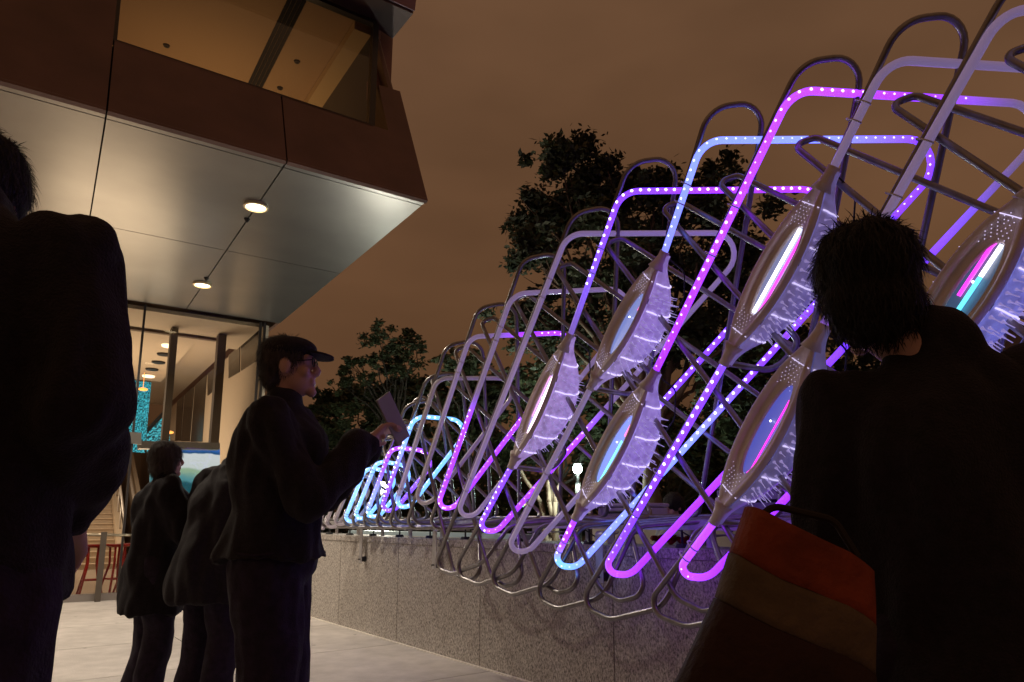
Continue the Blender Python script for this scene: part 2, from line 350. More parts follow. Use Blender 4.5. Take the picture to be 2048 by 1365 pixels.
for k in range(-2, 16):
    a = Aw[k]; mb = MBw[k].copy(); low = k < 6
    d = (T[k]-B[k]).normalized(); nrm = V((0, d.z, -d.y))           # in the front plane, towards the far side
    if nrm.y < 0: nrm = -nrm
    off = nrm*(RA+RS+.003)+V((.012, 0, 0))
    p1 = B[k]+off; 
    # straight leg: through p1 in direction d, corner where it would reach the bottom and the arch
    zb = mb.z-(.06 if low else .03); bot = p1+d*((zb-p1.z)/d.z)
    top = p1+d*((a.z+.05-p1.z)/d.z)
    mid = []
    if k in NECK:
        mid = [NECK[k][1]+off*.9+V((.03, 0, 0)), NECK[k][0]+off*.9+V((.03, 0, 0))]
        d2 = (NECK[k][1]-B[k]).normalized(); bot = NECK[k][1]+off+d2*((zb-NECK[k][1].z)/d2.z)
        d3 = (T[k]-NECK[k][0]).normalized(); top = NECK[k][0]+off+d3*((a.z+.05-NECK[k][0].z)/d3.z)
    h = a.z-1.17
    top = top+d*(-.03); tr = V((XF+.25, top.y-.15-.02*h, a.z+.085))
    sl = .42 if k < 5 else .3
    lb = V((D+.34, tr.y+sl*(a.z-1.15), 1.15))
    if low: ring = [bot, *mid, top, tr, lb, V((D-.10, mb.y-.72, 1.09)), V((XF+.06, mb.y-.58, mb.z+.005)), V((XF+.02, mb.y-.22, mb.z-.095))]; rad = [.15]+[.3]*len(mid)+[.165, .165, .06, .12, .16, .2]
    else: ring = [bot, *mid, top, tr, lb, V((D-.05, mb.y-.35, mb.z-.01))]; rad = [.07]+[.3]*len(mid)+[.14, .14, .06, .1]
    path = fillet(ring, rad, seg=7, closed=True)
    tb = MB(); tb.tube(path, RS, n=10, closed=True)
    sp_(tb.build('steel_loop', steel, smooth=True, recalc=True))
    # clamps joining steel and light tube
    segl = (T[k]-B[k]).length
    fr = [.10, .15, .80, .86] if k not in NECK else []
    pl = [B[k].lerp(T[k], f) for f in fr]
    if k in NECK:
        pl = [B[k].lerp(NECK[k][1], f) for f in (.30, .5)]+[NECK[k][0].lerp(T[k], f) for f in (.45, .62)]
        if (NECK[k][1]-B[k]).length < .35: pl = pl[:1]+pl[2:]
    for c_ in pl:
        cb = MB(); u = off.normalized()
        ringp = []
        for q in range(16):
            an = 2*math.pi*q/16; e1, e2 = u, d.cross(u)
            ringp.append(c_+off*.5+e1*(math.cos(an)*(off.length/2+RA+.004))+e2*(math.sin(an)*(RA+.005)))
        for q in range(16):
            pass
        cb.tube(ringp, .0042, n=5, closed=True)
        sp_(cb.build('clamp', clampm, smooth=True, recalc=False))

# steel family B: loops leaning the other way behind the tubes
Hp = {0: (1795, 205), 1: (1600, 287), 2: (1447, 362), 3: (1333, 414), 4: (1219, 486), 5: (1120, 535), 6: (1034, 597), 7: (968, 643), 8: (914, 700), 9: (868, 756), 10: (831, 801), 11: (797, 845), 12: (769, 878), 13: (744, 906), 14: (722, 928), 15: (702, 944)}
Hw = {k: onx(*p, XF+.09) for k, p in Hp.items()}
Hw[-1] = V((XF+.09, .78, 2.9)); Hw[-2] = V((XF+.09, .35, 2.9)); Hw[-3] = V((XF+.09, -.1, 2.9))
SLF = {10: .49, 9: .56, 8: .62, 7: .65, 6: .70}
for k in range(-3, 16):
    H = Hw[k]; sl = SLF.get(k, .72 if k < 6 else .42)
    low = k < 11
    zb = .72 if low else 1.1
    bl = V((XF+.07, H.y-sl*(H.z-zb), zb))
    sb_ = 1.15
    bk = V((D+.40, H.y-sb_*(H.z-1.15)*(.9 if k > 9 else 1), 1.15))
    if low:
        br = V((XF+.08, bl.y-.36, zb+.0)); rh = V((D-.07, br.y+.26, 1.10)); 
        ring = [H+V((-.01, .03, .0)), bl, V((XF+.07, bl.y-.17, zb-.05)), br, rh, V((D+.2, rh.y-.30, 1.13)), bk, H+V((.06, -.05, .03))]; rad = [.045, .16, .1, .07, .07, .1, .08, .045]
    else:
        ring = [H+V((-.01, .02, 0)), bl, V((D+.25, bl.y-.15, 1.12)), bk, H+V((.06, -.04, .02))]; rad = [.04, .08, .1, .08, .04]
    path = fillet(ring, rad, seg=7, closed=True)
    tb = MB(); tb.tube(path, RS, n=10, closed=True)
    sp_(tb.build('steel_loop', steel, smooth=True, recalc=True))

# rail along the coping, cross brackets, hanging straps with rubber feet
rl = MB(); rl.box((D+.10, 6.2, 1.095), (.012, 14.6, .052)); rl.box((D+.13, 6.2, 1.122), (.06, 14.6, .008)); sp_(rl.build('rail', galv))
rl = MB(); rl.tube([(D+.34, -1, 1.15), (D+.34, 13.5, 1.15)], RS*.9, 8); sp_(rl.build('rear_rail', steel, smooth=True))
for i, y in enumerate((.6, 1.55, 2.55, 3.35, 4.15, 4.9, 5.5, 6.1, 6.7, 7.3, 7.9, 8.6)):
    q = MB(); q.box((D+.22, y, 1.04), (.34, .05, .01)); q.box((D+.11, y, 1.04), (.012, .06, .14)); sp_(q.build('cross_bracket', galv))
    q = MB(); q.tube([(D+.10, y+.2, 1.07), (D+.10, y+.2, .99)], .008, 6); q.tube([(D+.10, y+.2, .99), (D+.10, y+.2, .967)], [.035, .045], 10); sp_(q.build('levelling_foot', black))
for px, top, bot in ((722, 1068, 1126), (869, 1066, 1139), (1197, 1064, 1166)):
    a = onx(px, top, D-.06); zt = 1.07; zl = onx(px, bot, D-.06).z
    q = MB(); pts = fillet([V((D+.12, a.y, zt-.01)), V((D-.06, a.y, zt-.01)), V((D-.06, a.y, zl))], [0, .03, 0], 5)
    w_ = .032
    ra = [p+V((0, -w_, 0)) for p in pts]; rb = [p+V((0, w_, 0)) for p in pts]
    th = [V((0, 0, -.006))]*3+[V((.004, 0, -.004))]*(len(pts)-5)+[V((.006, 0, 0))]*2
    n_ = len(pts)
    q.add(ra+rb+[p+t_ for p, t_ in zip(ra, th)]+[p+t_ for p, t_ in zip(rb, th)],
          [(i, i+1, n_+i+1, n_+i) for i in range(n_-1)]+[(2*n_+i, 3*n_+i, 3*n_+i+1, 2*n_+i+1) for i in range(n_-1)]+[(i, 2*n_+i, 2*n_+i+1, i+1) for i in range(n_-1)]+[(n_+i, n_+i+1, 3*n_+i+1, 3*n_+i) for i in range(n_-1)]+[(n_-1, 2*n_-1, 4*n_-1, 3*n_-1)])
    st = sp_(q.build('strap', galv))
    q = MB(); q.tube([(D-.085, a.y, zl+.035), (D-.052, a.y, zl+.035)], .006, 6); q.tube([(D-.05, a.y, zl+.035), (D-.003, a.y, zl+.035)], [.024, .03], 12)
    sp_(q.build('rubber_foot', black, smooth=False))

# ---------------------------------------------------------------- seed pods
shellm = mat('pod_shell', (.74, .66, .66), .42, nscale=9, namp=.12, bump=.08, bscale=160)
bowlm = mat('pod_bowl', (.24, .18, .16), .4)
bulbmats = {}
def bulbmat(i, col, es):
    m_ = mat('pod_bulb_%s' % i, (.62, .58, .70), .3, bump=.18, bscale=34, spec=.6)
    if 'done' in m_: return m_
    m_['done'] = 1
    t = m_.node_tree; n = t.nodes; l = t.links; b = n['Principled BSDF']; c = n.new('ShaderNodeTexCoord')
    z = n.new('ShaderNodeTexNoise'); z.inputs['Scale'].default_value = 26; z.inputs['Detail'].default_value = 4; l.new(c.outputs['Object'], z.inputs['Vector'])
    r = n.new('ShaderNodeMapRange'); r.inputs[1].default_value = .30; r.inputs[2].default_value = .74; r.inputs[3].default_value = .32*es; r.inputs[4].default_value = .85*es; l.new(z.outputs['Fac'], r.inputs[0])
    b.inputs['Emission Color'].default_value = (*col, 1); l.new(r.outputs[0], b.inputs['Emission Strength'])
    return m_
spk = MB(); spk.tube([(0, 0, -.006), (0, 0, .004), (0, 0, .014)], [.010, .0045, .0026], 7); spk.tube([(0, 0, .012), (0, 0, .044)], .0021, 5); spike_me = spk.mesh('spike')
spt = MB(); spt.ball((0, 0, .045), .0050, 6, 4); tip_me = spt.mesh('spike_tip')
def pod(k, label, bcol, bes, mirror, strips, dim=1.0):
    P, Q = NECK[k]; Lh = (P-Q).length/2; c = (P+Q)/2
    a = (P-Q).normalized(); nf = V((-1, .42, .02)); nf = (nf-a*nf.dot(a)).normalized(); sd = a.cross(nf)
    # turn the face a little downwards and to the near side
    M = Matrix((sd, nf, a)).transposed().to_4x4(); M.translation = c
    root = empty('seed_pod', c, label=label, cat='light pod', group='seed pods on the light sculpture')
    root.matrix_world = M
    HW, DB, DF = .140, .245, .030
    def prof(t):       # 1 in the body, neck towards the ends
        x = abs(t)
        if x < .70: return math.cos(x/.70*math.pi/2*.80)**.62
        y = (x-.70)/.30; e0 = math.cos(math.pi/2*.80)**.62
        return e0*(1-y)**2.0+(.025/HW)*(1-(1-y)**2.0)
    nT = 44; ts = [-1+2*i/nT for i in range(nT+1)]
    r0 = .026
    def edge(t): w = max(HW*prof(t), r0); return w
    def backd(t): x = abs(t); return max(r0, DB*prof(t)*.98-.0) if x < .7 else max(r0, DB*prof(t))
    def frontd(t): return max(.022, DF*prof(t)+.012)
    # back bulb (translucent half)
    rings = []; AD = (0, 1, 3, 6, 10, 15, 22, 30, 42, 60, 78, 90, 102, 120, 138, 150, 158, 165, 170, 174, 177, 179, 180)
    for t in ts:
        w = edge(t); d_ = backd(t); rg = []
        for jd in AD:
            an = math.radians(jd); cs = math.cos(an); sn = math.sin(an)
            rg.append(V((w*.985*cs, -d_*(sn**.75 if sn > 0 else 0), t*Lh)))
        rings.append(rg)
    bb = MB(); n15 = len(AD)
    vs = [p for r_ in rings for p in r_]; fs = []
    for i in range(nT):
        for j in range(n15-1): fs.append((i*n15+j, i*n15+j+1, (i+1)*n15+j+1, (i+1)*n15+j))
    bb.add(vs, fs)
    bm_ = bulbmat('%s_%d' % ('glow', k+5), bcol, bes)
    bulb = bb.build('bulb', bm_, smooth=True, recalc=True); bulb.parent = root
    # front shell: rim bead, domed face with an oval opening
    OA, OB = .45*Lh, .064           # opening half length / half width
    ox = .012
    rings = []; NR = 64
    def face_pt(th, f):    # f 0 = opening edge, 1 = outer rim
        t = math.sin(th); 
        # outer point at parameter angle th: use z = Lh*sin
        z_out = Lh*math.sin(th); w_out = edge(math.sin(th))*(1 if math.cos(th) >= 0 else -1)
        if abs(math.cos(th)) < .15: w_out *= abs(math.cos(th))/.15
        xi = ox+OB*math.cos(th); zi = OA*math.sin(th)
        x = xi*(1-f)+w_out*f; z = zi*(1-f)+z_out*f
        return x, z
    prof_f = [(0, -.004), (.06, .010), (.25, .006), (.5, .010), (.52, .024), (.8, .034), (.93, .030), (1.0, .006)]
    fb = MB()
    for f, y_ in prof_f:
        rg = []
        for q in range(NR):
            th = 2*math.pi*q/NR+.001; x, z = face_pt(th, f)
            fade = min(1, max(.0, prof(z/Lh)*1.5)); yy = y_*fade+.012*(1-fade)
            rg.append(V((x, yy, z)))
        rings.append(rg)
    fb.loft(rings, caps=False)
    sh = fb.build('shell', shellm, smooth=True, recalc=False); sh.parent = root
    # neck sleeves
    for sg in (1, -1):
        nb_ = MB(); nb_.tube([V((0, .0, sg*Lh*.80)), V((0, 0, sg*Lh*.88)), V((0, 0, sg*Lh*.96)), V((0, 0, sg*Lh*1.03))], [.05, .034, .0275, .0285], 14)
        o = nb_.build('neck_sleeve', shellm, smooth=True); o.parent = root
    # mirror dish in the opening
    mb_ = MB(); vs = [V((ox, -.014, 0))]; fs = []
    for q in range(40):
        th = 2*math.pi*q/40; vs.append(V((ox+OB*1.02*math.cos(th), -.003, OA*1.01*math.sin(th))))
    for q in range(40): fs.append((0, 1+q, 1+(q+1) % 40))
    mb_.add(vs, fs)
    mm = mat('dish_%d' % (k+5), (.10, .11, .14), .35, 0, emit=mirror, es=1, sampling='NONE')
    dish = mb_.build('glowing_dish', mm, smooth=True); dish.parent = root
    for (x0, wd, z0, z1, colr) in strips:
        sb2 = MB(); nn = 14; L_ = []; R_ = []
        for i in range(nn+1):
            z = OA*(z0+(z1-z0)*i/nn); zz = z/OA
            hw = OB*math.sqrt(max(0, 1-zz*zz))
            xa = max(-hw, min(hw, x0*OB-wd/2)); xb = max(-hw, min(hw, x0*OB+wd/2))
            L_.append(V((ox+xa, .0005, z))); R_.append(V((ox+xb, .0005, z)))
        dpt = V((0, .005, 0)); n1 = nn+1
        sb2.add([*L_, *R_, *[p+dpt for p in L_], *[p+dpt for p in R_]], [(2*n1+i, 2*n1+i+1, 3*n1+i+1, 3*n1+i) for i in range(nn)]+[(i, i+1, 2*n1+i+1, 2*n1+i) for i in range(nn)]+[(n1+i, 3*n1+i, 3*n1+i+1, n1+i+1) for i in range(nn)])
        mk = mat('bar_%d_%d_%d' % tuple(int(v*100) for v in colr), (.5, .5, .5), .4, emit=colr, es=1, sampling='NONE')
        o = sb2.build('light_bar', mk, recalc=True); o.parent = root
    # bright seams between the segments
    seam = mat('seam_glow_%d' % (dim < 1), (.8, .8, .85), .4, emit=(.70, .62, 1.0), es=1.0*dim, sampling='NONE')
    for t in (-.66, -.36, -.02, .32, .66):
        w = edge(t)*.985+.005; d_ = backd(t)+.005; pts = []
        for jd in (1, 3, 6, 10, 15, 22, 30, 42, 60, 78, 102, 120, 138, 150, 158, 165, 170, 174, 177, 179):
            an = math.radians(jd); sn = math.sin(an); j = jd*.2
            pts.append(V((w*math.cos(an), -d_*sn**.75, t*Lh+.0015*math.sin(j*1.3))))
        q = MB(); q.tube(pts, .0036, 6); o = q.build('seam', seam, smooth=True); o.parent = root
        q = MB(); 
        if abs(t) > .6: pts = [V((w*(f), .020+.012*(1-f*f), t*Lh)) for f in (-.98, -.5, 0, .5, .98)]
        else: pts = [V((-w*f, .022+.013*(1-f)*(1 if f < .97 else 0), t*Lh)) for f in (1.0, .93, .86, .8)]
        q.tube(pts, .0022, 5); o = q.build('seam', seam, smooth=True); o.parent = root
    # spikes with shining tips
    tipm = mat('tip_glow_%d' % (dim < 1), (.8, .8, .9), .3, emit=(.8, .8, 1.0), es=2.6*dim, sampling='NONE')
    if not spike_me.materials: spike_me.materials.append(mat('spike_acrylic', (.62, .60, .72), .25, emit=(.16, .13, .30), es=1.0, sampling='NONE', spec=.8))
    if not tip_me.materials: tip_me.materials.append(tipm)
    rnd = random.Random(k*31+5)
    for an_i, ad in enumerate((2.5, 8, 16, 27, 42, 62, 85, 118, 146, 164)):
        an = math.radians(ad)
        cnt = 12
        for i in range(cnt):
            t = -.62+1.24*(i+.5*(an_i % 2)+rnd.uniform(-.2, .2))/cnt
            w = edge(t); d_ = backd(t); sn = max(.001, math.sin(an)); p = V((w*math.cos(an), -d_*sn**.75, t*Lh))
            nr = V((math.cos(an)**.6*.9/w if an < 1.57 else math.cos(an)*.9/w, -max(sn, .22)/d_, .0)); nr.normalize(); nr.z = .55*t; nr.normalize()
            qt = nr.to_track_quat('Z', 'Y')
            s_ = rnd.uniform(.75, 1.15)
            o = link('spike', spike_me); o.parent = bulb; o.matrix_local = Matrix.Translation(p) @ qt.to_matrix().to_4x4() @ Matrix.Scale(s_, 4)
            o2 = link('spike_tip', tip_me); o2.parent = bulb; o2.matrix_local = o.matrix_local.copy()
    # pinhole lights on both ends of the face
    q = MB()
    for sg in (1, -1):
        for r_ in range(5):
            for u in range(-3-r_//2, 4+r_//2):
                z = sg*(.50+.045*r_)*Lh; x = u*.018+(.009 if r_ % 2 else 0)
                if abs(x) < edge(z/Lh)*.72-.008: z += sg*(-.0)*abs(u)*Lh; q.ball((x, .031+.0*z, z-sg*abs(x)*.8), .0021, 5, 3)
    o = q.build('pinhole_lights', seam, smooth=True, recalc=False); o.parent = root; tag(o, kind='stuff')
    # curved steel arm from the lower neck to the frame behind
    q = MB(); e0 = V((0, -.02, -Lh*1.0)); q.tube(fillet([e0, V((0, -.30, -Lh*.92)), V((0, -.33, -Lh*.55)), V((.0, -.22, -Lh*.45))], [0, .16, .06, 0], 7), .0165, 9)
    o = q.build('support_arm', steel, smooth=True); o.parent = root
    q = MB(); q.tube(fillet([V((.0, -.02, Lh*.98)), V((.02, -.16, Lh*.9)), V((.05, -.23, Lh*.6)), V((.0, -.25, Lh*.2)), V((.03, -.22, -Lh*.1))], [0, .06, .1, .1, 0], 5), .0045, 6)
    o = q.build('cable', black, smooth=True); o.parent = root
    return root
PUR = (.30, .21, .52); BLP = (.12, .13, .42)
pod(4, 'farthest seed-shaped pod, its slot glowing white and pink', (.34, .22, .58), 1.0, (.45, .35, .85), [(.3, .03, -.97, .93, (3.2, 2.4, 3.0)), (-.55, .008, -.5, .9, (.9, .3, .8))])
pod(3, 'upper seed-shaped pod with a pale blue slot and small pink light at its top', (.28, .20, .52), .9, (.16, .20, .50), [(.75, .014, .55, .95, (1.6, .15, .9))])
pod(2, 'lower seed-shaped pod with a pale blue slot and a thin cyan bar', (.26, .19, .50), .95, (.22, .30, .95), [(.55, .012, -.96, .35, (.25, 1.8, 2.2)), (.6, .016, .5, .95, (1.8, .25, .9))])
pod(1, 'upper seed-shaped pod, a white and a magenta bar side by side in its slot', (.15, .13, .42), .55, (.16, .17, .32), [(-.05, .022, -.97, .97, (2.6, 2.6, 2.9)), (.6, .014, -.9, .85, (1.6, .05, 1.5))], dim=.8)
pod(0, 'lower dim seed-shaped pod with a dark blue slot and a thin magenta line', (.08, .09, .28), .45, (.06, .07, .38), [(.6, .007, -.95, .75, (1.4, .01, 1.0))], dim=.7)
pod(-1, 'nearest and largest seed-shaped pod with magenta, white and cyan bars at the right edge', (.15, .17, .60), .7, (.03, .06, .12), [(-.45, .016, -.1, .97, (1.3, .04, 1.3)), (.12, .018, .35, .98, (1.9, 1.9, 2.0)), (.12, .018, -.98, .34, (.15, 1.1, 1.5))])

# ---------------------------------------------------------------- building (its own axes b1 = along, b2 = across)
AB = math.radians(2.9); b1 = V((math.sin(AB), math.cos(AB), 0)); b2 = V((math.cos(AB), -math.sin(AB), 0)); ZZ = V((0, 0, 1))
ZS = 4.467
def bf(u, v, z): return b1*u+b2*v+ZZ*z
def onb1(x, y, val): d = ray(x, y); return EYE+d*((val-EYE.dot(b1))/d.dot(b1))
def onb2(x, y, val): d = ray(x, y); return EYE+d*((val-EYE.dot(b2))/d.dot(b2))
def onfas(x, y, back=0):
    d = ray(x, y)   # plane  u - .42 (z-ZS) = 6.22 + back
    nrm = b1-ZZ*.42; c = 6.22+back-.42*ZS
    return EYE+d*((c-EYE.dot(nrm))/d.dot(nrm))
def uvz(p): return p.dot(b1), p.dot(b2), p.z
bld = empty('building', bf(9, 0, 0), label='brown panelled building with a lit overhanging metal soffit and upper corner window', cat='building')
def bp_(o): return wparent(o, bld)
bronze = mat('bronze_panel', (.17, .092, .068), .5, .0, nscale=2.2, namp=.16, bump=.05, bscale=300)
soffm = mat('soffit_metal', (.31, .305, .30), .32, .85, nscale=1.3, namp=.10, bump=.10, bscale=1.1)
gap_m = mat('shadow_gap', (.006, .006, .006), .9)
whitep = mat('warm_plaster', (.55, .44, .31), .8, nscale=2, namp=.05)
darkmet = mat('dark_frame', (.035, .03, .028), .4, .3)
def fpt(v, z, back=0): return bf(6.22+.42*(z-ZS)+back, v, z)
# soffit panels with open joints
us = [6.225, 6.36, 8.86, 11.80]; vs_ = [-5.85, -4.36, -2.87, -1.375, .12, 1.60, 3.08]
for i in range(3):
    for j in range(6):
        g_ = .007
        q = MB(); q.prism([bf(us[i]+g_, vs_[j]+g_, ZS), bf(us[i+1]-g_, vs_[j]+g_, ZS), bf(us[i+1]-g_, vs_[j+1]-g_, ZS), bf(us[i]+g_, vs_[j+1]-g_, ZS)], (0, 0, .03))
        bp_(q.build('soffit_panel', soffm))
q = MB(); q.prism([bf(6.42, -5.85, ZS+.035), bf(11.8, -5.85, ZS+.035), bf(11.8, 3.06, ZS+.035), bf(6.42, 3.06, ZS+.035)], (0, 0, .2)); bp_(q.build('soffit_core', gap_m))
# fascia panels
wl = [uvz(onfas(*p)) for p in ((232, 88), (562, 192), (745, 244), (755, 48), (757, 170), (800, 183), (780, 262))]
zw1, zw2, zw3, zt, zc = wl[0][2], wl[1][2], wl[2][2], wl[3][2], wl[5][2]
zsill = (zw1+zw2+zw3)/3; vjamb = (wl[2][1]+wl[3][1])/2
def fpanel(pts, name='fascia_panel', m_=bronze, th=.04, back=0):
    q = MB(); q.prism([fpt(v, z, back) for v, z in pts], b1*th-ZZ*th*.42); return bp_(q.build(name, m_))
ze = 9.4; g_ = .007
for j in range(4): fpanel([(vs_[j]+g_, ZS-.0), (vs_[j+1]-g_, ZS), (vs_[j+1]-g_, ze), (vs_[j]+g_, ze)])
fpanel([(.12+g_, ZS), (1.60-g_, ZS), (1.60-g_, zsill), (.12+g_, zsill)])
fpanel([(1.60+g_, ZS), (3.08, ZS), (wl[5][1]+.0, zc), (wl[4][1], wl[4][2]), (wl[6][1]-.02, zsill), (1.60+g_, zsill)])
# inner return of the raised corner
q = MB(); a_, b_, c_ = fpt(wl[4][1], wl[4][2], .01), fpt(wl[6][1], zsill, .01), fpt(vjamb+.03, zsill, .55)
q.prism([a_, b_, c_, c_+ZZ*(wl[4][2]-zsill)], b2*.02); bp_(q.build('corner_return', bronze))
q = MB(); q.prism([fpt(-5.85, ZS+.03, .06), fpt(3.04, ZS+.03, .06), fpt(3.04, zsill-.04, .06), fpt(-5.85, zsill-.04, .06)], b1*.1); bp_(q.build('fascia_core', gap_m))
# side wall facing the street
q = MB(); q.prism([bf(6.3, 3.075, ZS+.01), bf(24, 3.075, ZS+.01), bf(24, 2.9, ze), bf(8.5, 2.9, ze), bf(7.0, 2.98, zc)], -b2*.05); bp_(q.build('side_wall', bronze))
# upper window: frame, glass, room behind
zh = zt
fr_ = MB()
def bar(p, q_, w_=.05):
    d_ = (q_-p).normalized(); a_ = d_.cross(b1).normalized(); return (p, q_)
wind = empty('dummy')
bpy.data.objects.remove(wind)
win = MB(); vL, vR = .12, vjamb
for (v0, z0, v1, z1) in ((vL, zsill-.02, wl[2][1], zsill-.02+.035), (vL, zh-.02, wl[3][1], zh+.05), (vL-.005, zsill, vL+.025, zh)):
    win.prism([fpt(v0, z0, .0), fpt(v1, z0, .0), fpt(v1, z1, .0), fpt(v0, z1, .0)], b1*.09)
vB, vT = wl[2][1], wl[3][1]
win.prism([fpt(vB-.05, zsill, 0), fpt(vB+.02, zsill, 0), fpt(vT+.02, zh, 0), fpt(vT-.05, zh, 0)], b1*.09)
wo = bp_(win.build('window', darkmet))
gl = bpy.data.materials.new('window_glass'); gl.use_nodes = True
t = gl.node_tree; n = t.nodes; l = t.links; n.remove(n['Principled BSDF']); tr_ = n.new('ShaderNodeBsdfTransparent'); gs = n.new('ShaderNodeBsdfGlossy'); gs.inputs['Roughness'].default_value = .02
tr_.inputs[0].default_value = (.82, .80, .76, 1); fz = n.new('ShaderNodeFresnel'); fz.inputs[0].default_value = 1.5; ms = n.new('ShaderNodeMixShader')
gg_ = n.new('ShaderNodeNewGeometry'); sb_1 = n.new('ShaderNodeMath'); sb_1.operation = 'SUBTRACT'; sb_1.inputs[0].default_value = 1; l.new(gg_.outputs['Backfacing'], sb_1.inputs[1]); ml_ = n.new('ShaderNodeMath'); ml_.operation = 'MULTIPLY'; l.new(fz.outputs[0], ml_.inputs[0]); l.new(sb_1.outputs[0], ml_.inputs[1]); l.new(ml_.outputs[0], ms.inputs[0]); l.new(tr_.outputs[0], ms.inputs[1]); l.new(gs.outputs[0], ms.inputs[2]); l.new(ms.outputs[0], n['Material Output'].inputs[0])
q = MB(); q.prism([fpt(vL+.02, zsill, .05), fpt(vB-.04, zsill, .05), fpt(vT-.04, zh, .05), fpt(vL+.02, zh, .05)], b1*.008); go = q.build('pane', gl); wparent(go, bld); go['kind'] = 'part'; del go['kind']
# pale jamb column right of the window and upper overhang
q = MB(); pj = [onfas(752, 46, .25), onfas(786, 74, .25), onfas(781, 190, .25), onfas(752, 176, .25)]; q.prism(pj, b1*.3); bp_(q.build('corner_column', mat('mauve_panel', (.26, .13, .12), .5)))
zu = onfas(785, 76, .2).z
P1_, P2_ = onz(785, 78, zu), onz(826, 28, zu); P3_ = bf(uvz(P2_)[0], -6, zu); P4_ = bf(uvz(P1_)[0], -6, zu)
u2_, v2_, _ = uvz(P2_); u1_, v1_, _ = uvz(P1_)
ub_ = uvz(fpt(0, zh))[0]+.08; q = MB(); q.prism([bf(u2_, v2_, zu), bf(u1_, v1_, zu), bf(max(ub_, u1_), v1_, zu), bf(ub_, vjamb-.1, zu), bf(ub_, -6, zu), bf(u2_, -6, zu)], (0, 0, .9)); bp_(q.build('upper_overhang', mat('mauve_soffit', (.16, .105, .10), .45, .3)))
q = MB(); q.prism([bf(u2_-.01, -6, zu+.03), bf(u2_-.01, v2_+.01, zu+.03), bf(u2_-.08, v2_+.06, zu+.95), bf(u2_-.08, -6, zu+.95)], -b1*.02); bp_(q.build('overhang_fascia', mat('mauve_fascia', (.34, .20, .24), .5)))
# upper room
zc_ = zh+.10; uF = uvz(fpt(0, zh))[0]
ceil_m = mat('upper_ceiling', (.42, .27, .15), .8)
q = MB(); q.prism([bf(uF+.15, -.2, zc_), bf(uF+9, -.2, zc_), bf(uF+9, 3.0, zc_), bf(uF+.15, 3.0, zc_)], (0, 0, .05)); bp_(q.build('upper_ceiling', ceil_m))
vd = [uvz(onz(x_, 120, zc_))[1] for x_ in (517, 553)]
for i in range(4):
    v_ = vd[0]+(vd[1]-vd[0])*(i+.5)/4
    q = MB(); q.prism([bf(uF+.2, v_-.022, zc_-.004), bf(uF+8.8, v_-.022, zc_-.004), bf(uF+8.8, v_+.022, zc_-.004), bf(uF+.2, v_+.022, zc_-.004)], (0, 0, -.012)); bp_(q.build('ceiling_slot', gap_m))
q = MB(); v_ = uvz(onz(640, 150, zc_))[1]; v2__ = uvz(onz(700, 150, zc_))[1]
q.prism([bf(uF+.2, v_, zc_-.02), bf(uF+8.8, v_, zc_-.02), bf(uF+8.8, v2__, zc_-.02), bf(uF+.2, v2__, zc_-.02)], (0, 0, -.12)); bp_(q.build('ceiling_beam', mat('beam_cream', (.60, .42, .22), .8)))
q = MB(); q.prism([bf(uF+.2, 2.9, zsill), bf(uF+9, 2.9, zsill), bf(uF+9, 2.9, zc_-.15), bf(uF+.2, 2.9, zc_-.15)], b2*.03); bp_(q.build('inner_wall', mat('inner_dark', (.06, .05, .04), .6)))
q = MB(); q.prism([bf(uF+9, -.3, zsill), bf(uF+9, 3.0, zsill), bf(uF+9, 3.0, zc_+.05), bf(uF+9, -.3, zc_+.05)], b1*.05); q.prism([bf(uF+.3, -.28, zsill), bf(uF+9, -.28, zsill), bf(uF+9, -.28, zc_+.05), bf(uF+.3, -.28, zc_+.05)], -b2*.05); bp_(q.build('room_wall', ceil_m))
q = MB(); q.prism([bf(uF-.6, -.3, zsill-.06), bf(uF+9, -.3, zsill-.06), bf(uF+9, 3.0, zsill-.06), bf(uF-.6, 3.0, zsill-.06)], (0, 0, -.1)); bp_(q.build('room_floor', mat('room_floor', (.2, .15, .1), .8)))
for px_, py_ in ((333, 91), (594, 123), (560, 176)):
    p = onz(px_, py_, zc_); q = MB(); q.tube([p, p-ZZ*.02], [.045, .035], 12); q.tube([p-ZZ*.02, p-ZZ*.03], [.02, .012], 8); bp_(q.build('ceiling_fitting', darkmet))

def lamp(name, typ, loc, energy, col, size=.2, rot=None, spot=None, blend=.6):
    ld = bpy.data.lights.new(name, typ); ld.energy = energy; ld.color = col
    if typ == 'AREA': ld.size = size
    else: ld.shadow_soft_size = size
    if typ == 'SPOT': ld.spot_size = math.radians(spot); ld.spot_blend = blend
    o = bpy.data.objects.new(name, ld); COL.objects.link(o); o.location = loc
    if rot: o.rotation_euler = rot
    return o
lamp('upper_room_lamp', 'AREA', bf(uF+2.6, 1.5, zsill+.3), 22, (1, .66, .34), 2.2, (math.pi, 0, 0))
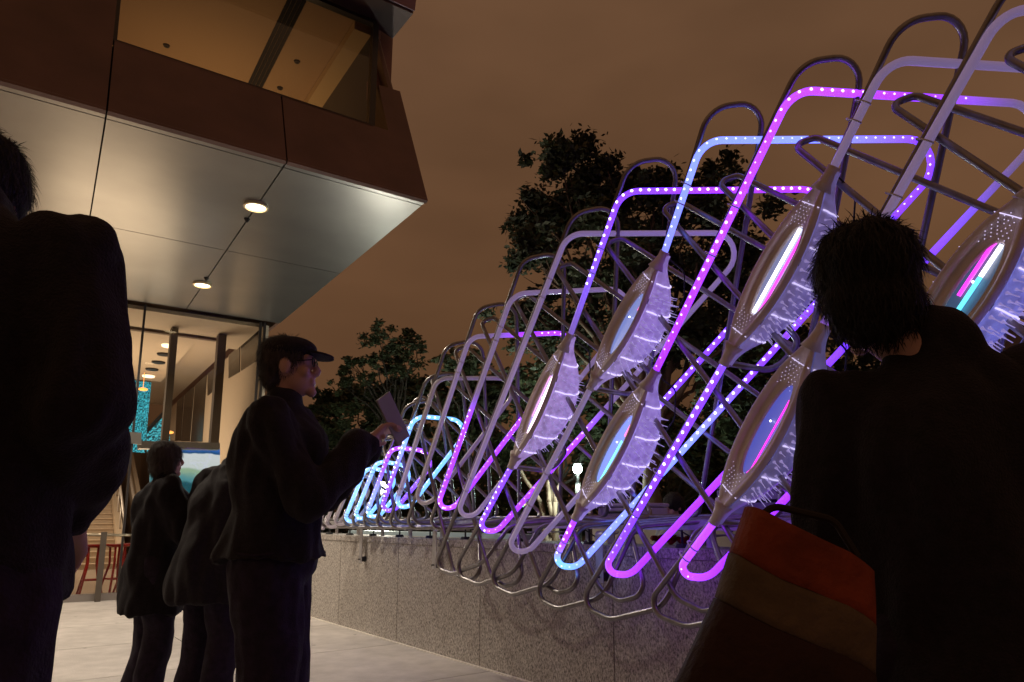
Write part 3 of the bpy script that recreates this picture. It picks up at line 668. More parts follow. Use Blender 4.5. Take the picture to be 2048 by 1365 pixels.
# downlights in the soffit: recessed ring, glowing glass dish, the lamp itself; last two unseen, added as frontal fill
ring_m = mat('downlight_ring', (.75, .62, .42), .35, .4); dish_m = mat('downlight_glass', (.9, .85, .7), .3, emit=(1, .78, .45), es=5.5, sampling='NONE')
for (px_, py_) in ((512, 411), (405, 568), (6, 295), (8, 501), (-420, 170), (-330, 440)):
    p = onz(px_, py_, ZS); dlo = empty('downlight', p); wparent(dlo, bld)
    q = MB()
    for r0, r1, z0, z1 in ((.125, .125, 0, -.028), (.125, .105, -.028, -.032), (.105, .105, -.032, 0)):
        pass
    prof_ = [(.128, .0), (.130, -.03), (.108, -.034), (.104, -.012)]
    rings = [[V((r_*math.cos(2*math.pi*i/28), r_*math.sin(2*math.pi*i/28), z_)) for i in range(28)] for r_, z_ in prof_]
    q.loft(rings, caps=False); o = q.build('trim_ring', ring_m, smooth=False, recalc=True); o.parent = dlo
    q = MB(); q.tube([V((0, 0, -.010)), V((0, 0, -.022)), V((0, 0, -.028))], [.103, .09, .05], 24); o = q.build('lens', dish_m, smooth=True); o.parent = dlo
    s_ = onz(px_-18, py_+27, ZS) if py_ < 500 else onz(px_+8, py_-12, ZS)
    q = MB(); q.tube([s_, s_-ZZ*.012, s_-ZZ*.04], [.035, .03, .012], 10); bp_(q.build('sprinkler', darkmet))
    lamp('downlight_lamp', 'SPOT', p-ZZ*.06, 230 if px_ > -100 else 90, (1, .86, .68), .09, spot=140, blend=.6)

# ---------------------------------------------------------------- glazed ground floor, seen from the promenade
UG = 11.82
ginm = mat('interior_plaster', (.50, .42, .33), .85)
q = MB(); q.prism([bf(UG+.02, -6, -.02), bf(30, -6, -.02), bf(30, 2.95, -.02), bf(UG+.02, 2.95, -.02)], (0, 0, .02)); tag(q.build('lobby_floor', mat('lobby_floor', (.5, .42, .36), .25)), kind='structure')
lob = bld
def pz(name, px4, u, m_, th=.05):     # panel on a cross plane
    q = MB(); q.prism([onb1(x_, y_, u) for x_, y_ in px4], b1*th); return bp_(q.build(name, m_))
def pw(name, px4, v, m_, th=.03):     # panel on a long wall
    q = MB(); q.prism([onb2(x_, y_, v) for x_, y_ in px4], b2*th); return bp_(q.build(name, m_))
# sill, header, mullions, corner post
q = MB(); q.prism([bf(UG, -6, 0), bf(UG+.10, -6, 0), bf(UG+.10, 2.86, 0), bf(UG, 2.86, 0)], (0, 0, .10)); bp_(q.build('sill', mat('sill_metal', (.30, .27, .25), .4, .6)))
for nm, x0, x1, w_ in (('mullion', 288, 292, .03),):
    a_ = onb1(290, 620, UG); u_, v_, z_ = uvz(a_)
    q = MB(); q.prism([bf(UG+.0, v_-.016, .1), bf(UG+.04, v_-.016, .1), bf(UG+.04, v_+.016, .1), bf(UG, v_+.016, .1)], (0, 0, ZS-.12)); bp_(q.build(nm, darkmet))
cv = 2.84
for dv in (0, .07):
    q = MB(); q.prism([bf(UG, cv-dv-.02, .1), bf(UG+.04, cv-dv-.02, .1), bf(UG+.04, cv-dv+.02, .1), bf(UG, cv-dv+.02, .1)], (0, 0, ZS-.12)); bp_(q.build('corner_post', darkmet))
q = MB(); q.prism([bf(UG+.02, -6, .1), bf(UG+.02, cv, .1), bf(UG+.02, cv, ZS-.01), bf(UG+.02, -6, ZS-.01)], b1*.008); bp_(q.build('glass_wall', gl))
pz('door_header', [(278, 882), (440, 886), (440, 899), (278, 897)], UG+.25, mat('header_grey', (.16, .15, .145), .4, .3), .25)
pz('patch_fitting', [(257, 864), (283, 866), (283, 889), (257, 887)], UG-.02, mat('patch_metal', (.10, .09, .08), .5), .06)
for x0, x1, y0 in ((346, 360, 628), (440, 456, 640)):
    a_, b_ = uvz(onb1(x0, y0, UG+.8)), uvz(onb1(x1, y0, UG+.8))
    q = MB(); q.prism([bf(UG+.8, a_[1], 2.37), bf(UG+1.0, a_[1], 2.37), bf(UG+1.0, b_[1], 2.37), bf(UG+.8, b_[1], 2.37)], (0, 0, ZS-2.37-.12)); bp_(q.build('column', mat('column_grey', (.10, .075, .055), .6)))
# ceilings, beam, far walls
q = MB(); q.prism([bf(UG+.05, -6, ZS-.10), bf(UG+1.9, -6, ZS-.10), bf(UG+1.9, 2.8, ZS-.10), bf(UG+.05, 2.8, ZS-.10)], (0, 0, .06)); bp_(q.build('lobby_ceiling', ginm))
ub = UG+1.2; zbm = onb1(360, 672, ub).z
q = MB(); q.prism([bf(ub, -6, zbm), bf(ub+.1, -6, zbm), bf(ub+.1, 2.3, zbm), bf(ub, 2.3, zbm)], (0, 0, ZS-.11-zbm)); bp_(q.build('ceiling_beam', mat('beam_brown', (.12, .08, .055), .7)))
far = onz(375, 768, zbm).dot(b1)
q = MB(); q.prism([bf(ub+.1, -6, zbm), bf(far, -6, zbm), bf(far, 2.0, zbm), bf(ub+.1, 2.0, zbm)], (0, 0, .06)); q.prism([bf(ub+.1, 2.0, zbm+.35), bf(far+6, 2.0, zbm+.35), bf(far+6, 2.9, zbm+.35), bf(ub+.1, 2.9, zbm+.35)], (0, 0, .06)); bp_(q.build('lobby_ceiling', ginm))
q = MB(); q.prism([bf(far, -8, zbm), bf(far, 2.0, zbm), bf(far, 2.0, 6), bf(far, -8, 6)], b1*.1); bp_(q.build('bulkhead', ginm))
q = MB(); q.prism([bf(29, -8, 0), bf(29, 2.9, 0), bf(29, 2.9, 7), bf(29, -8, 7)], b1*.1); q.prism([bf(UG+.2, -6, 0), bf(29, -6, 0), bf(29, -6, 7), bf(UG+.2, -6, 7)], -b2*.1); bp_(q.build('far_wall', ginm))
q = MB(); q.prism([bf(UG+.06, cv+.0, .0), bf(29, cv, .0), bf(29, cv, ZS-.05), bf(UG+.06, cv, ZS-.05)], b2*.08); bp_(q.build('long_wall', ginm))
wv = cv-.012
for i, pq in enumerate((((521, 652), (482, 688), (482, 742), (521, 716)), ((479, 691), (457, 711), (457, 757), (479, 744)), ((439, 729), (415, 748), (415, 792), (439, 772)), ((413, 750), (390, 771), (381, 884), (404, 884)), ((388, 773), (369, 790), (362, 883), (379, 883)), ((367, 792), (354, 803), (350, 882), (361, 882)))):
    pw('wall_window', pq, wv, mat('window_dark', (.045, .034, .026), .25), .012)
# lit ceiling spots inside
for i, (px_, py_) in enumerate(((338, 691), (328, 708), (317, 724), (304, 738), (297, 752))):
    p = onz(px_, py_, zbm); q = MB(); q.tube([p, p-ZZ*.03], [.13, .12], 16); bp_(q.build('ceiling_lamp', mat('lamp_lit', (.9, .8, .7), .4, emit=(1, .75, .5), es=2.5, sampling='NONE') if i in (0, 4) else darkmet))
lamp('lobby_lamp', 'AREA', bf(UG+3.2, .8, 1.5), 150, (1, .78, .54), 2.5, (math.pi, 0, 0))
lamp('lobby_lamp', 'AREA', bf(UG+7.2, -1.2, zbm-.15), 230, (1, .80, .60), 1.6)
# cyan-lit drapery; the light on its ripples is painted in as emission
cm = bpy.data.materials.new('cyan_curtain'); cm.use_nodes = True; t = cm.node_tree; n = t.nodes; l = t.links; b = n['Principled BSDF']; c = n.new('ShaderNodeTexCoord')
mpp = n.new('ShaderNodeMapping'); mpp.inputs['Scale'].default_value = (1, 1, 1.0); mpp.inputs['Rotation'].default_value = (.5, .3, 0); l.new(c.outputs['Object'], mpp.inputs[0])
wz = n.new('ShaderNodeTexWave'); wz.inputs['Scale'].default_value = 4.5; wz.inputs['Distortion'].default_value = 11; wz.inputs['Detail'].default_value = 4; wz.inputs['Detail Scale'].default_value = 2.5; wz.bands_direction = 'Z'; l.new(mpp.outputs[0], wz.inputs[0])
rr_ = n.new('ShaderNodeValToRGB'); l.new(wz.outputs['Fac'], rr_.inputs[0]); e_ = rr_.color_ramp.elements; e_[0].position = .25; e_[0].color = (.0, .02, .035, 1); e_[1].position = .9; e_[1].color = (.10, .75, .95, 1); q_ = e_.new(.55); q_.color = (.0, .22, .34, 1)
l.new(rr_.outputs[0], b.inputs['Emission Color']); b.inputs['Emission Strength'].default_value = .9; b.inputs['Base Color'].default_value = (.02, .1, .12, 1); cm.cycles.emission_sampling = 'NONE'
def curtain(pxs, u):
    a_, c_ = onb1(*pxs[0], u), onb1(*pxs[1], u); zt_, zb_ = onb1(*pxs[2], u).z, onb1(*pxs[3], u).z
    va, vb = uvz(a_)[1], uvz(c_)[1]; nn = 40; q = MB(); top = []; bot = []
    for i in range(nn+1):
        v_ = va+(vb-va)*i/nn; d_ = .05*math.sin(i*1.3)
        zz_ = zt_ if not callable(None) else 0
        top.append(bf(u+d_, v_, zt_)); bot.append(bf(u+d_, v_, zb_))
    q.add(top+bot, [(i, i+1, nn+2+i, nn+1+i) for i in range(nn)]); return q
cur = curtain([(236, 800), (300, 800), (270, 762), (270, 905)], UG+6.5); o = cur.build('curtain', cm, recalc=False); tag(o, 'cyan-lit rippled curtain hanging in the lobby above the stairs', 'curtain')
q = MB(); u_ = UG+7.0; P_ = [onb1(x_, y_, u_) for x_, y_ in ((294, 862), (318, 838), (338, 818), (340, 884), (294, 905))]; q.prism(P_, b1*.05); o = q.build('curtain', cm); tag(o, 'cyan-lit draped panel with a slanted dark top edge in the lobby', 'curtain')
q = MB(); q.tube([onb1(292, 864, u_-.05), onb1(340, 814, u_-.05)], .05, 8); bp_(q.build('slanted_rail', darkmet))
for (px_, py_) in ((286, 779), (338, 865)):
    q = MB(); p = onb1(px_, py_, UG+5); q.ball(p, (.10, .10, .035), 12, 6); q.tube([p, p+ZZ*(zbm-p.z)], .006, 5)
    o = q.build('pendant_lamp', mat('orange_lamp', (.8, .4, .1), .4, emit=(1, .35, .08), es=2.2, sampling='NONE'), smooth=True); tag(o, 'orange pendant lamp before the rippled cyan curtain' if px_ < 300 else 'orange pendant lamp low beside the column', 'lamp')
# bright screen with blue border and lettering over the doorway
su = UG+1.6
scr = empty('display_screen', onb1(380, 930, su), label='large bright blue and white display screen behind the group of people', cat='screen')
q = MB(); q.prism([onb1(x_, y_, su) for x_, y_ in ((300, 893), (440, 899), (440, 1010), (300, 1005))], b1*.08)
sm_ = bpy.data.materials.new('screen_image'); sm_.use_nodes = True; t = sm_.node_tree; n = t.nodes; l = t.links; b = n['Principled BSDF']; c = n.new('ShaderNodeTexCoord')
sp2 = n.new('ShaderNodeSeparateXYZ'); l.new(c.outputs['Object'], sp2.inputs[0]); nn_ = n.new('ShaderNodeTexNoise'); nn_.inputs['Scale'].default_value = 5; nn_.inputs['Detail'].default_value = 5; l.new(c.outputs['Object'], nn_.inputs[0])
ad = n.new('ShaderNodeMath'); ad.operation = 'MULTIPLY_ADD'; ad.inputs[1].default_value = .10; l.new(nn_.outputs[0], ad.inputs[0]); l.new(sp2.outputs['Z'], ad.inputs[2])
rc = n.new('ShaderNodeValToRGB'); mr_ = n.new('ShaderNodeMapRange'); z0_, z1_ = onb1(380, 1000, su).z, onb1(380, 896, su).z; mr_.inputs[1].default_value = z0_+.05; mr_.inputs[2].default_value = z1_+.05; l.new(ad.outputs[0], mr_.inputs[0]); l.new(mr_.outputs[0], rc.inputs[0])
e_ = rc.color_ramp.elements; e_[0].position = 0; e_[0].color = (.01, .12, .16, 1); e_[1].position = 1; e_[1].color = (.05, .2, .75, 1)
for ps, cc in ((.30, (.01, .10, .14, 1)), (.38, (.10, .35, .42, 1)), (.56, (.35, .55, .40, 1)), (.62, (.70, .82, .88, 1)), (.88, (.75, .85, .95, 1)), (.90, (.01, .10, .30, 1))): q_ = e_.new(ps); q_.color = cc
rc.color_ramp.interpolation = 'EASE'
l.new(rc.outputs[0], b.inputs['Emission Color']); b.inputs['Emission Strength'].default_value = .95; b.inputs['Base Color'].default_value = (.02, .02, .02, 1); b.inputs['Roughness'].default_value = .3
wparent(q.build('panel', sm_), scr)
def text3d(txt, p, h, m_, xdir, zdir, parent, name):
    cu = bpy.data.curves.new(name, 'FONT'); cu.body = txt; cu.size = h; cu.extrude = .004
    ob = bpy.data.objects.new('tmp', cu); COL.objects.link(ob); bpy.context.view_layer.update()
    me = bpy.data.meshes.new_from_object(ob.evaluated_get(bpy.context.evaluated_depsgraph_get())); bpy.data.objects.remove(ob)
    o = link(name, me, m_); M_ = Matrix((xdir, zdir, xdir.cross(zdir))).transposed().to_4x4(); M_.translation = p; o.matrix_world = M_
    bpy.context.view_layer.update()
    wparent(o, parent); return o
lm_ = mat('letter_white', (.8, .8, .8), .5, emit=(.75, .9, .95), es=1.0, sampling='NONE')
text3d('TURE', onb1(318, 975, su-.02), .13, lm_, b2, ZZ, scr, 'lettering'); text3d('-AU', onb1(326, 983, su-.02), .10, lm_, b2, ZZ, scr, 'lettering')
# stairs going up inside
st = empty('staircase', onb1(200, 1125, 17.5), label='pale lobby staircase going up behind the glass, left of the grey-haired figure', cat='staircase')
st['label'] = 'pale lobby staircase rising behind the glass and red stools'
u0 = 19.5; vl, vr = uvz(onb1(120, 1120, u0))[1], uvz(onb1(234, 1120, u0))[1]
tread_m = mat('stair_tread', (.50, .41, .31), .6); 
sg_ = MB(); sg_.prism([bf(0, 0, 0), bf(.30, 0, 0), bf(.30, vr-vl, 0), bf(0, vr-vl, 0)], (0, 0, .115)); sme = sg_.mesh('step'); sme.materials.append(tread_m)
sn_ = MB(); sn_.prism([bf(-.025, 0, .115), bf(.29, 0, .115), bf(.29, vr-vl, .115), bf(-.025, vr-vl, .115)], (0, 0, .018)); nme = sn_.mesh('nosing'); nme.materials.append(mat('nosing_pale', (.75, .62, .48), .5))
for i in range(27):
    base = bf(u0+.30*i, vl, .133*i)
    for me_, nm in ((sme, 'step'), (nme, 'nosing')):
        o = link(nm, me_, None, None, base); wparent(o, st)
sl_ = MB(); sl_.prism([bf(u0, vr+.01, 0), bf(u0, vr+.01, .35), bf(u0+8.1, vr+.01, 3.95), bf(u0+8.1, vr+.01, 0)], b2*.16); wparent(sl_.build('stringer', mat('stringer_pale', (.68, .56, .42), .6)), st)
sl_ = MB(); sl_.tube([bf(u0+.3, vr+.09, 1.2), bf(u0+8, vr+.09, 4.6)], .03, 8); sl_.tube([bf(u0+.3, vr+.45, .9), bf(u0+8, vr+.45, 4.2)], .04, 8)
for i in range(8): sl_.tube([bf(u0+.3+i, vr+.09, .2+.44*i), bf(u0+.3+i, vr+.09, 1.2+.44*i)], .02, 6)
wparent(sl_.build('handrail', mat('rail_white', (.7, .66, .62), .4, .3), smooth=True), st)
sl_ = MB(); sl_.prism([bf(u0-1, vr+.55, 0), bf(u0+9, vr+.55, 0), bf(u0+9, vr+.55, 4.6), bf(u0+1, vr+.55, 1.2), bf(u0-1, vr+.55, 1.0)], b2*.1); wparent(sl_.build('side_panel', ginm), st)
# short post-and-rail barrier before the stools
br_ = empty('barrier', onb1(205, 1195, UG-.12), label='low metal barrier rail with a square post in front of the red stools', cat='barrier')
zr = onb1(205, 1070, UG-.12).z
q = MB(); q.tube([onb1(120, 1069, UG-.12), onb1(262, 1071, UG-.12)], .02, 8); wparent(q.build('top_rail', mat('rail_bronze', (.30, .25, .18), .35, .7), smooth=True), br_)
pb = uvz(onb1(205, 1100, UG-.12)); q = MB(); q.box(bf(pb[0], pb[1], zr/2+.02), (.075, .04, zr+.04), (b2, b1, ZZ)); wparent(q.build('post', mat('post_bronze', (.12, .10, .08), .4, .5)), br_)
# red bar stools
redm = mat('red_lacquer', (.42, .02, .015), .3)
stool0 = None
for i, (px_, du, lab) in enumerate(((178, .25, 'red bar stool left of the barrier post'), (226, .3, 'red bar stool just right of the barrier post'), (256, .55, 'red bar stool half hidden behind the woman in the long coat'))):
    base = onb1(px_, 1190, UG+du); base.z = 0
    if stool0 is None:
        stool0 = empty('bar_stool', base); sr = stool0
        q = MB(); q.tube([V((0, 0, .74)), V((0, 0, .765)), V((0, 0, .785)), V((0, 0, .775))], [.12, .165, .17, .10], 16); o = q.build('seat', redm, smooth=True); o.parent = sr
        for k in range(4):
            a_ = math.pi/4+k*math.pi/2; c_, s_ = math.cos(a_), math.sin(a_); q = MB(); q.tube(fillet([V((.10*c_, .10*s_, .75)), V((.085*c_, .085*s_, .5)), V((.22*c_, .22*s_, 0))], [0, .3, 0], 4), [.016]*7, 6); o = q.build('leg', redm, smooth=True); o.parent = sr
            b__ = a_+math.pi/2; q = MB(); q.tube([V((.14*c_, .14*s_, .28)), V((.14*math.cos(b__), .14*math.sin(b__), .28))], .011, 6); o = q.build('rung', redm, smooth=True); o.parent = sr
    else:
        sr = stool0.copy(); COL.objects.link(sr); sr.location = base
        for ch in stool0.children: c_ = ch.copy(); COL.objects.link(c_); c_.parent = sr
    sr.rotation_euler = (0, 0, .4*i); tag(sr, lab, 'stool', 'red bar stools behind the glass')

# ---------------------------------------------------------------- trees and what stands beyond the wall
leafm = mat('leaf_dark', (.045, .055, .022), .6, nscale=.8, namp=.45)
barkd = mat('bark_dark', (.045, .034, .026), .9)
barkm = mat('bark', (.19, .125, .085), .85, nscale=9, namp=.35, bump=.5, bscale=18, stretch=(1, 1, .2))
def branch(mb, p, q, r0, r1, rnd, wob=.12):
    n_ = 5; pts = []; 
    for i in range(n_+1):
        t_ = i/n_; pts.append(p.lerp(q, t_)+V((rnd.uniform(-1, 1), rnd.uniform(-1, 1), rnd.uniform(-.6, .6)))*wob*math.sin(math.pi*t_))
    mb.tube(pts, [r0+(r1-r0)*i/n_ for i in range(n_+1)], 7)
def tree(base, clumps, label, lsize=.16, dens=230, tr=.16, seed=1, fork=.45, group='trees behind the sculpture'):
    rnd = random.Random(seed); root = empty('tree', base, label=label, cat='tree', group=group)
    t_ = MB(); top = V((0, 0, 0))
    cen = sum((c[0] for c in clumps), V((0, 0, 0)))/len(clumps)-base
    forkp = V((cen.x*.3, cen.y*.3, cen.z*fork)); branch(t_, V((0, 0, -.1)), forkp, tr, tr*.7, rnd, .08)
    for c, r in clumps:
        e_ = c-base; mid_ = forkp.lerp(e_, .5)+V((0, 0, .15)); branch(t_, forkp, mid_, tr*.42, tr*.22, rnd, .1); branch(t_, mid_, e_, tr*.22, tr*.06, rnd, .15)
        for _ in range(3): branch(t_, mid_.lerp(e_, .6), e_+V((rnd.gauss(0, 1), rnd.gauss(0, 1), rnd.gauss(0, 1)))*r*.5, tr*.08, tr*.03, rnd, .05)
    o = t_.build('trunk', barkm if seed == 4 else barkd, smooth=True, recalc=False); o.parent = root
    vs, fs = [], []
    for c, r in clumps:
        e_ = c-base
        subs = [(e_+V((rnd.gauss(0, 1), rnd.gauss(0, 1), rnd.gauss(0, .8)))*r*.52, r*rnd.uniform(.20, .40)) for _ in range(12)]
        for sc_, sr in subs:
            for _ in range(int(dens*(sr/.3)**1.6)):
                d_ = V((rnd.gauss(0, 1), rnd.gauss(0, 1), rnd.gauss(0, .75)))*(sr*.62); p = sc_+d_
                ax = V((rnd.gauss(0, 1), rnd.gauss(0, 1), rnd.gauss(0, .6))).normalized(); sd_ = ax.orthogonal().normalized()
                if rnd.random() < .5: sd_ = ax.cross(sd_)
                L_ = lsize*rnd.uniform(.6, 1.2); o_ = len(vs)
                vs += [p-ax*L_*.5, p+sd_*L_*.22, p+ax*L_*.5, p-sd_*L_*.22]; fs.append((o_, o_+1, o_+2, o_+3))
    me = bpy.data.meshes.new('crown'); me.from_pydata([tuple(v) for v in vs], [], fs); me.update()
    o = link('crown', me, leafm, root); return root
rt = random.Random(3)
def clumps_px(lst, w, jit=1.0): return [(at(x_, y_, w+rt.uniform(-jit, jit)), r_/1388*w) for x_, y_, r_ in lst]
def gp(x_, w): p = at(x_, 1043, w); p.z = .58; return p
tree(gp(1312, 11.5), clumps_px([(1125, 330, 55), (1190, 350, 65), (1240, 380, 60), (1090, 420, 60), (1160, 440, 85), (1240, 470, 80), (1310, 400, 62), (1400, 380, 60), (1430, 440, 70), (1070, 500, 55), (1140, 560, 80), (1220, 590, 80), (1330, 520, 90), (1420, 540, 80), (1490, 500, 60), (1500, 620, 70), (1060, 620, 60), (1120, 680, 70), (1380, 650, 85), (1300, 700, 80), (1450, 740, 80)], 11.5, 1.0), 'large broad-leaved tree with a pale trunk behind the middle of the sculpture', .135, 430, .17, 4, .40)
tree(gp(800, 17), clumps_px([(757, 675, 30), (815, 668, 17), (790, 700, 24), (832, 695, 18), (752, 722, 20), (784, 722, 20), (812, 735, 28), (700, 720, 16), (693, 738, 14), (718, 725, 12), (688, 765, 22), (735, 755, 14), (778, 745, 14)], 17, .3), 'airy tree with separate leaf tufts against the brown sky, left of the sculpture', .13, 300, .11, 11, .55)
tree(gp(760, 19), clumps_px([(660, 815, 35), (700, 800, 35), (650, 860, 35), (700, 870, 50), (760, 830, 50), (800, 790, 45), (850, 780, 45), (820, 860, 55), (880, 800, 35), (760, 910, 60), (640, 905, 30), (860, 910, 50)], 19, 1), 'low dense dark tree left of the sculpture behind the man with the cap', .18, 330, .14, 12, .4)
tree(gp(930, 16), clumps_px([(900, 725, 22), (935, 760, 35), (950, 720, 25), (920, 800, 45), (980, 790, 45), (990, 850, 55), (930, 880, 55), (1030, 900, 55), (1010, 780, 30)], 16, 1), 'dark tree behind the left part of the sculpture', .17, 330, .14, 13, .4)
tree(gp(1110, 15), clumps_px([(1080, 780, 60), (1150, 820, 60), (1090, 870, 60), (1180, 890, 50), (1040, 840, 50), (1220, 830, 60)], 15, 1), 'small dark tree just left of the pale trunk', .2, 200, .10, 14, .4)
tree(gp(1560, 14), clumps_px([(1520, 700, 70), (1600, 680, 80), (1560, 790, 90), (1660, 760, 90), (1480, 830, 80), (1600, 880, 90), (1700, 860, 90)], 14, 1), 'dark tree right of the pale trunk', .2, 200, .14, 15, .4)
tree(gp(1930, 16), clumps_px([(1965, 735, 30), (1930, 760, 40), (1985, 770, 25), (1900, 820, 60), (1960, 850, 50)], 16, .5), 'dark tree top beside the grey building at the right edge', .2, 200, .12, 16, .4)
tree(gp(1320, 22), clumps_px([(1250, 900, 60), (1330, 880, 70), (1400, 900, 70), (1470, 920, 70), (1200, 940, 50), (1540, 900, 70)], 22, 2), 'low dark shrubby tree far behind the equipment case', .24, 190, .14, 17, .3)
# bare many-stemmed small tree
rb = random.Random(9); p0 = gp(1108, 13)
q = MB()
for i in range(4):
    a_ = p0+V((rb.uniform(-.15, .15), 0, 0)); m_ = a_+V((rb.uniform(-.3, .3), rb.uniform(-.2, .2), .9)); branch(q, a_, m_, .06, .045, rb, .05); branch(q, m_, m_+V((rb.uniform(-.7, .7), .2, .9)), .045, .02, rb, .1)
rt_ = empty('tree', p0, label='bare many-stemmed small tree under the dark foliage near the street lamp', cat='tree', group='trees behind the sculpture'); wparent(q.build('trunk', barkm, smooth=True, recalc=False), rt_)
# hedge mass and distant dark blocks with a few lit windows
hv, hf = [], []; rh_ = random.Random(5)
for _ in range(26000):
    a_ = rh_.uniform(6, 30); y_ = 24+rh_.uniform(-1, 1.5)+.1*a_; z_ = .3+rh_.random()**.8*(2.6+1.0*noise.noise(V((a_*.4, 0, 0)))); p = V((a_, y_-a_*.62+4, z_))
    ax = V((rh_.gauss(0, 1), rh_.gauss(0, 1), rh_.gauss(0, 1))).normalized(); sd_ = ax.orthogonal().normalized(); L_ = .28; o_ = len(hv)
    hv += [p-ax*L_*.5, p+sd_*L_*.25, p+ax*L_*.5, p-sd_*L_*.25]; hf.append((o_, o_+1, o_+2, o_+3))
me = bpy.data.meshes.new('shrubbery'); me.from_pydata([tuple(v) for v in hv], [], hf); me.update(); tag(link('shrubbery', me, leafm), kind='stuff')
blockm = mat('distant_block', (.035, .03, .03), .8); litg = mat('lit_green', (.1, .3, .2), .5, emit=(.25, .9, .55), es=1.6, sampling='NONE'); lity = mat('lit_yellow', (.3, .3, .1), .5, emit=(.9, .8, .35), es=1.3, sampling='NONE')
for i, (x0, x1, y0, w_, lab) in enumerate(((1560, 1900, 930, 60, 'low dark distant building with tiny green and yellow lights'), (1380, 1560, 900, 50, 'dark distant building seen under the lower pods'), (900, 1060, 985, 45, 'dark distant low block behind the left loops'))):
    a_, c_ = at(x0, 1043, w_), at(x1, 1043, w_); zt_ = at(x0, y0, w_).z; ctr = (a_+c_)/2; bb_ = empty('distant_building', V((ctr.x, ctr.y, 0)), label=lab, cat='building')
    dr = (c_-a_).normalized(); nr_ = V((-dr.y, dr.x, 0)); q = MB(); q.box(V((ctr.x, ctr.y, zt_/2))+nr_*4, ((c_-a_).length, 8, zt_), (dr, nr_, ZZ)); wparent(q.build('wall', blockm), bb_)
    rw = random.Random(i)
    for _ in range(16):
        t_ = rw.random(); z_ = rw.uniform(.55, .8)*zt_; q = MB(); q.box(a_.lerp(c_, t_)*1+V((0, 0, z_-1.12))-nr_*.03, (rw.uniform(.15, .5), .02, rw.uniform(.12, .3)), (dr, nr_, ZZ)); wparent(q.build('window', litg if rw.random() < .5 else lity), bb_)
# grey building at the right edge
gb = empty('grey_building', at(2060, 1043, 9), label='grey concrete building with a canopy at the right edge behind the sculpture', cat='building'); gb.location.z = 0
concm = mat('grey_concrete', (.22, .19, .18), .8, nscale=3, namp=.15)
q = MB(); a_ = at(2022, 1043, 9.5); q.prism([V((a_.x, a_.y, .5)), V((a_.x+5, a_.y-4, .5)), V((a_.x+6, a_.y-2, .5)), V((a_.x+1, a_.y+2, .5))], (0, 0, at(2022, 690, 9.5).z-.5)); wparent(q.build('wall', concm), gb)
a_ = at(1985, 700, 10); q = MB(); q.prism([a_, a_+V((6, -5, 0)), a_+V((8, -3, 0)), a_+V((2, 2, 0))], (0, 0, .38)); wparent(q.build('canopy', concm), gb)
# things on and behind the coping
pcase = mat('pale_plastic', (.45, .42, .48), .5)
def case(c, d, label, latch=2):
    r_ = empty('equipment_case', c, label=label, cat='case')
    q = MB(); q.box((0, 0, d[2]*.36), (d[0], d[1], d[2]*.72)); o = q.build('body', pcase, bevel=.015); o.parent = r_
    q = MB(); q.box((0, 0, d[2]*.865), (d[0]+.02, d[1]+.02, d[2]*.25)); o = q.build('lid', pcase, bevel=.014); o.parent = r_
    for i in range(latch):
        q = MB(); q.box((-d[0]/2-.014, -d[1]*.28+d[1]*.56*i, d[2]*.68), (.02, .07, .12)); o = q.build('latch', pcase, bevel=.005); o.parent = r_
    q = MB(); q.tube(fillet([V((-d[0]/2, -.09, d[2]*.4)), V((-d[0]/2-.04, -.09, d[2]*.4)), V((-d[0]/2-.04, .09, d[2]*.4)), V((-d[0]/2, .09, d[2]*.4))], [0, .02, .02, 0], 3), .01, 6); o = q.build('handle', black); o.parent = r_
    for s_ in (-1, 1):
        q = MB(); q.box((-d[0]/2-.004, s_*d[1]*.42, d[2]*.34), (.012, .03, d[2]*.62)); o = q.build('rib', pcase); o.parent = r_
    return r_
pt = at(1432, 1034, 4.6); pt.z = 1.135; case(V((D+.62, 2.42, 1.14)), (.36, .66, .24), 'large pale equipment case standing behind the rail under the dim pod')
case(V((D+.60, 3.62, 1.14)), (.30, .42, .11), 'small low pale case behind the rail left of the pale trunk', 1)
q = MB(); q.box((D+.75, 3.0, .85), (.55, 3.2, .03)); q.box((D+.75, 1.6, .7), (.5, .04, .3)); q.box((D+.75, 4.4, .7), (.5, .04, .3)); 
tb_ = empty('trestle_table', (D+.75, 3.0, .6), label='low shelf-like table behind the wall carrying the equipment cases', cat='table')
q = MB(); q.box((D+.68, 3.0, 1.118), (.52, 2.6, .03)); wparent(q.build('tabletop', galv), tb_)
for y_ in (1.8, 3.0, 4.2):
    q = MB(); q.box((D+.70, y_, .85), (.04, .04, .50)); wparent(q.build('leg', galv), tb_)
q = MB(); pc = V((D+1.1, 2.72, .99)); q.tube([V((D+.55, 2.95, .965)), V((D+.55, 2.95, 1.06)), V((D+.55, 2.95, 1.075))], [.035, .037, .028], 14); o = q.build('paper_cup', mat('cup_white', (.75, .75, .75), .5), smooth=True); tag(o, 'white paper cup on the coping below the equipment cases', 'cup')
q = MB(); q.box((D+3.4, 3.5, .86), (.3, 7, .55)); o = q.build('low_wall', mat('beige_stone', (.38, .33, .28), .8, nscale=4, namp=.15)); tag(o, 'beige low stone wall behind the granite wall', 'wall')
q = MB(); q.prism([V((D+1.0, 5.6, .93)), V((D+1.3, 5.6, .93)), V((D+1.3, 9.6, .93)), V((D+1.0, 9.6, .93))], (0, 0, .06)); o = q.build('bench', mat('pale_blue_bench', (.35, .45, .50), .4)); tag(o, 'pale blue bench slab just behind the far end of the granite wall', 'bench')
q = MB()
rj = random.Random(4)
for i in range(14): q.tube([V((D+.62+rj.uniform(-.1, .1), 3.05+.03*i, .97+rj.uniform(0, .05))), V((D+.66, 3.1+.03*i, 1.0))], .02, 5)
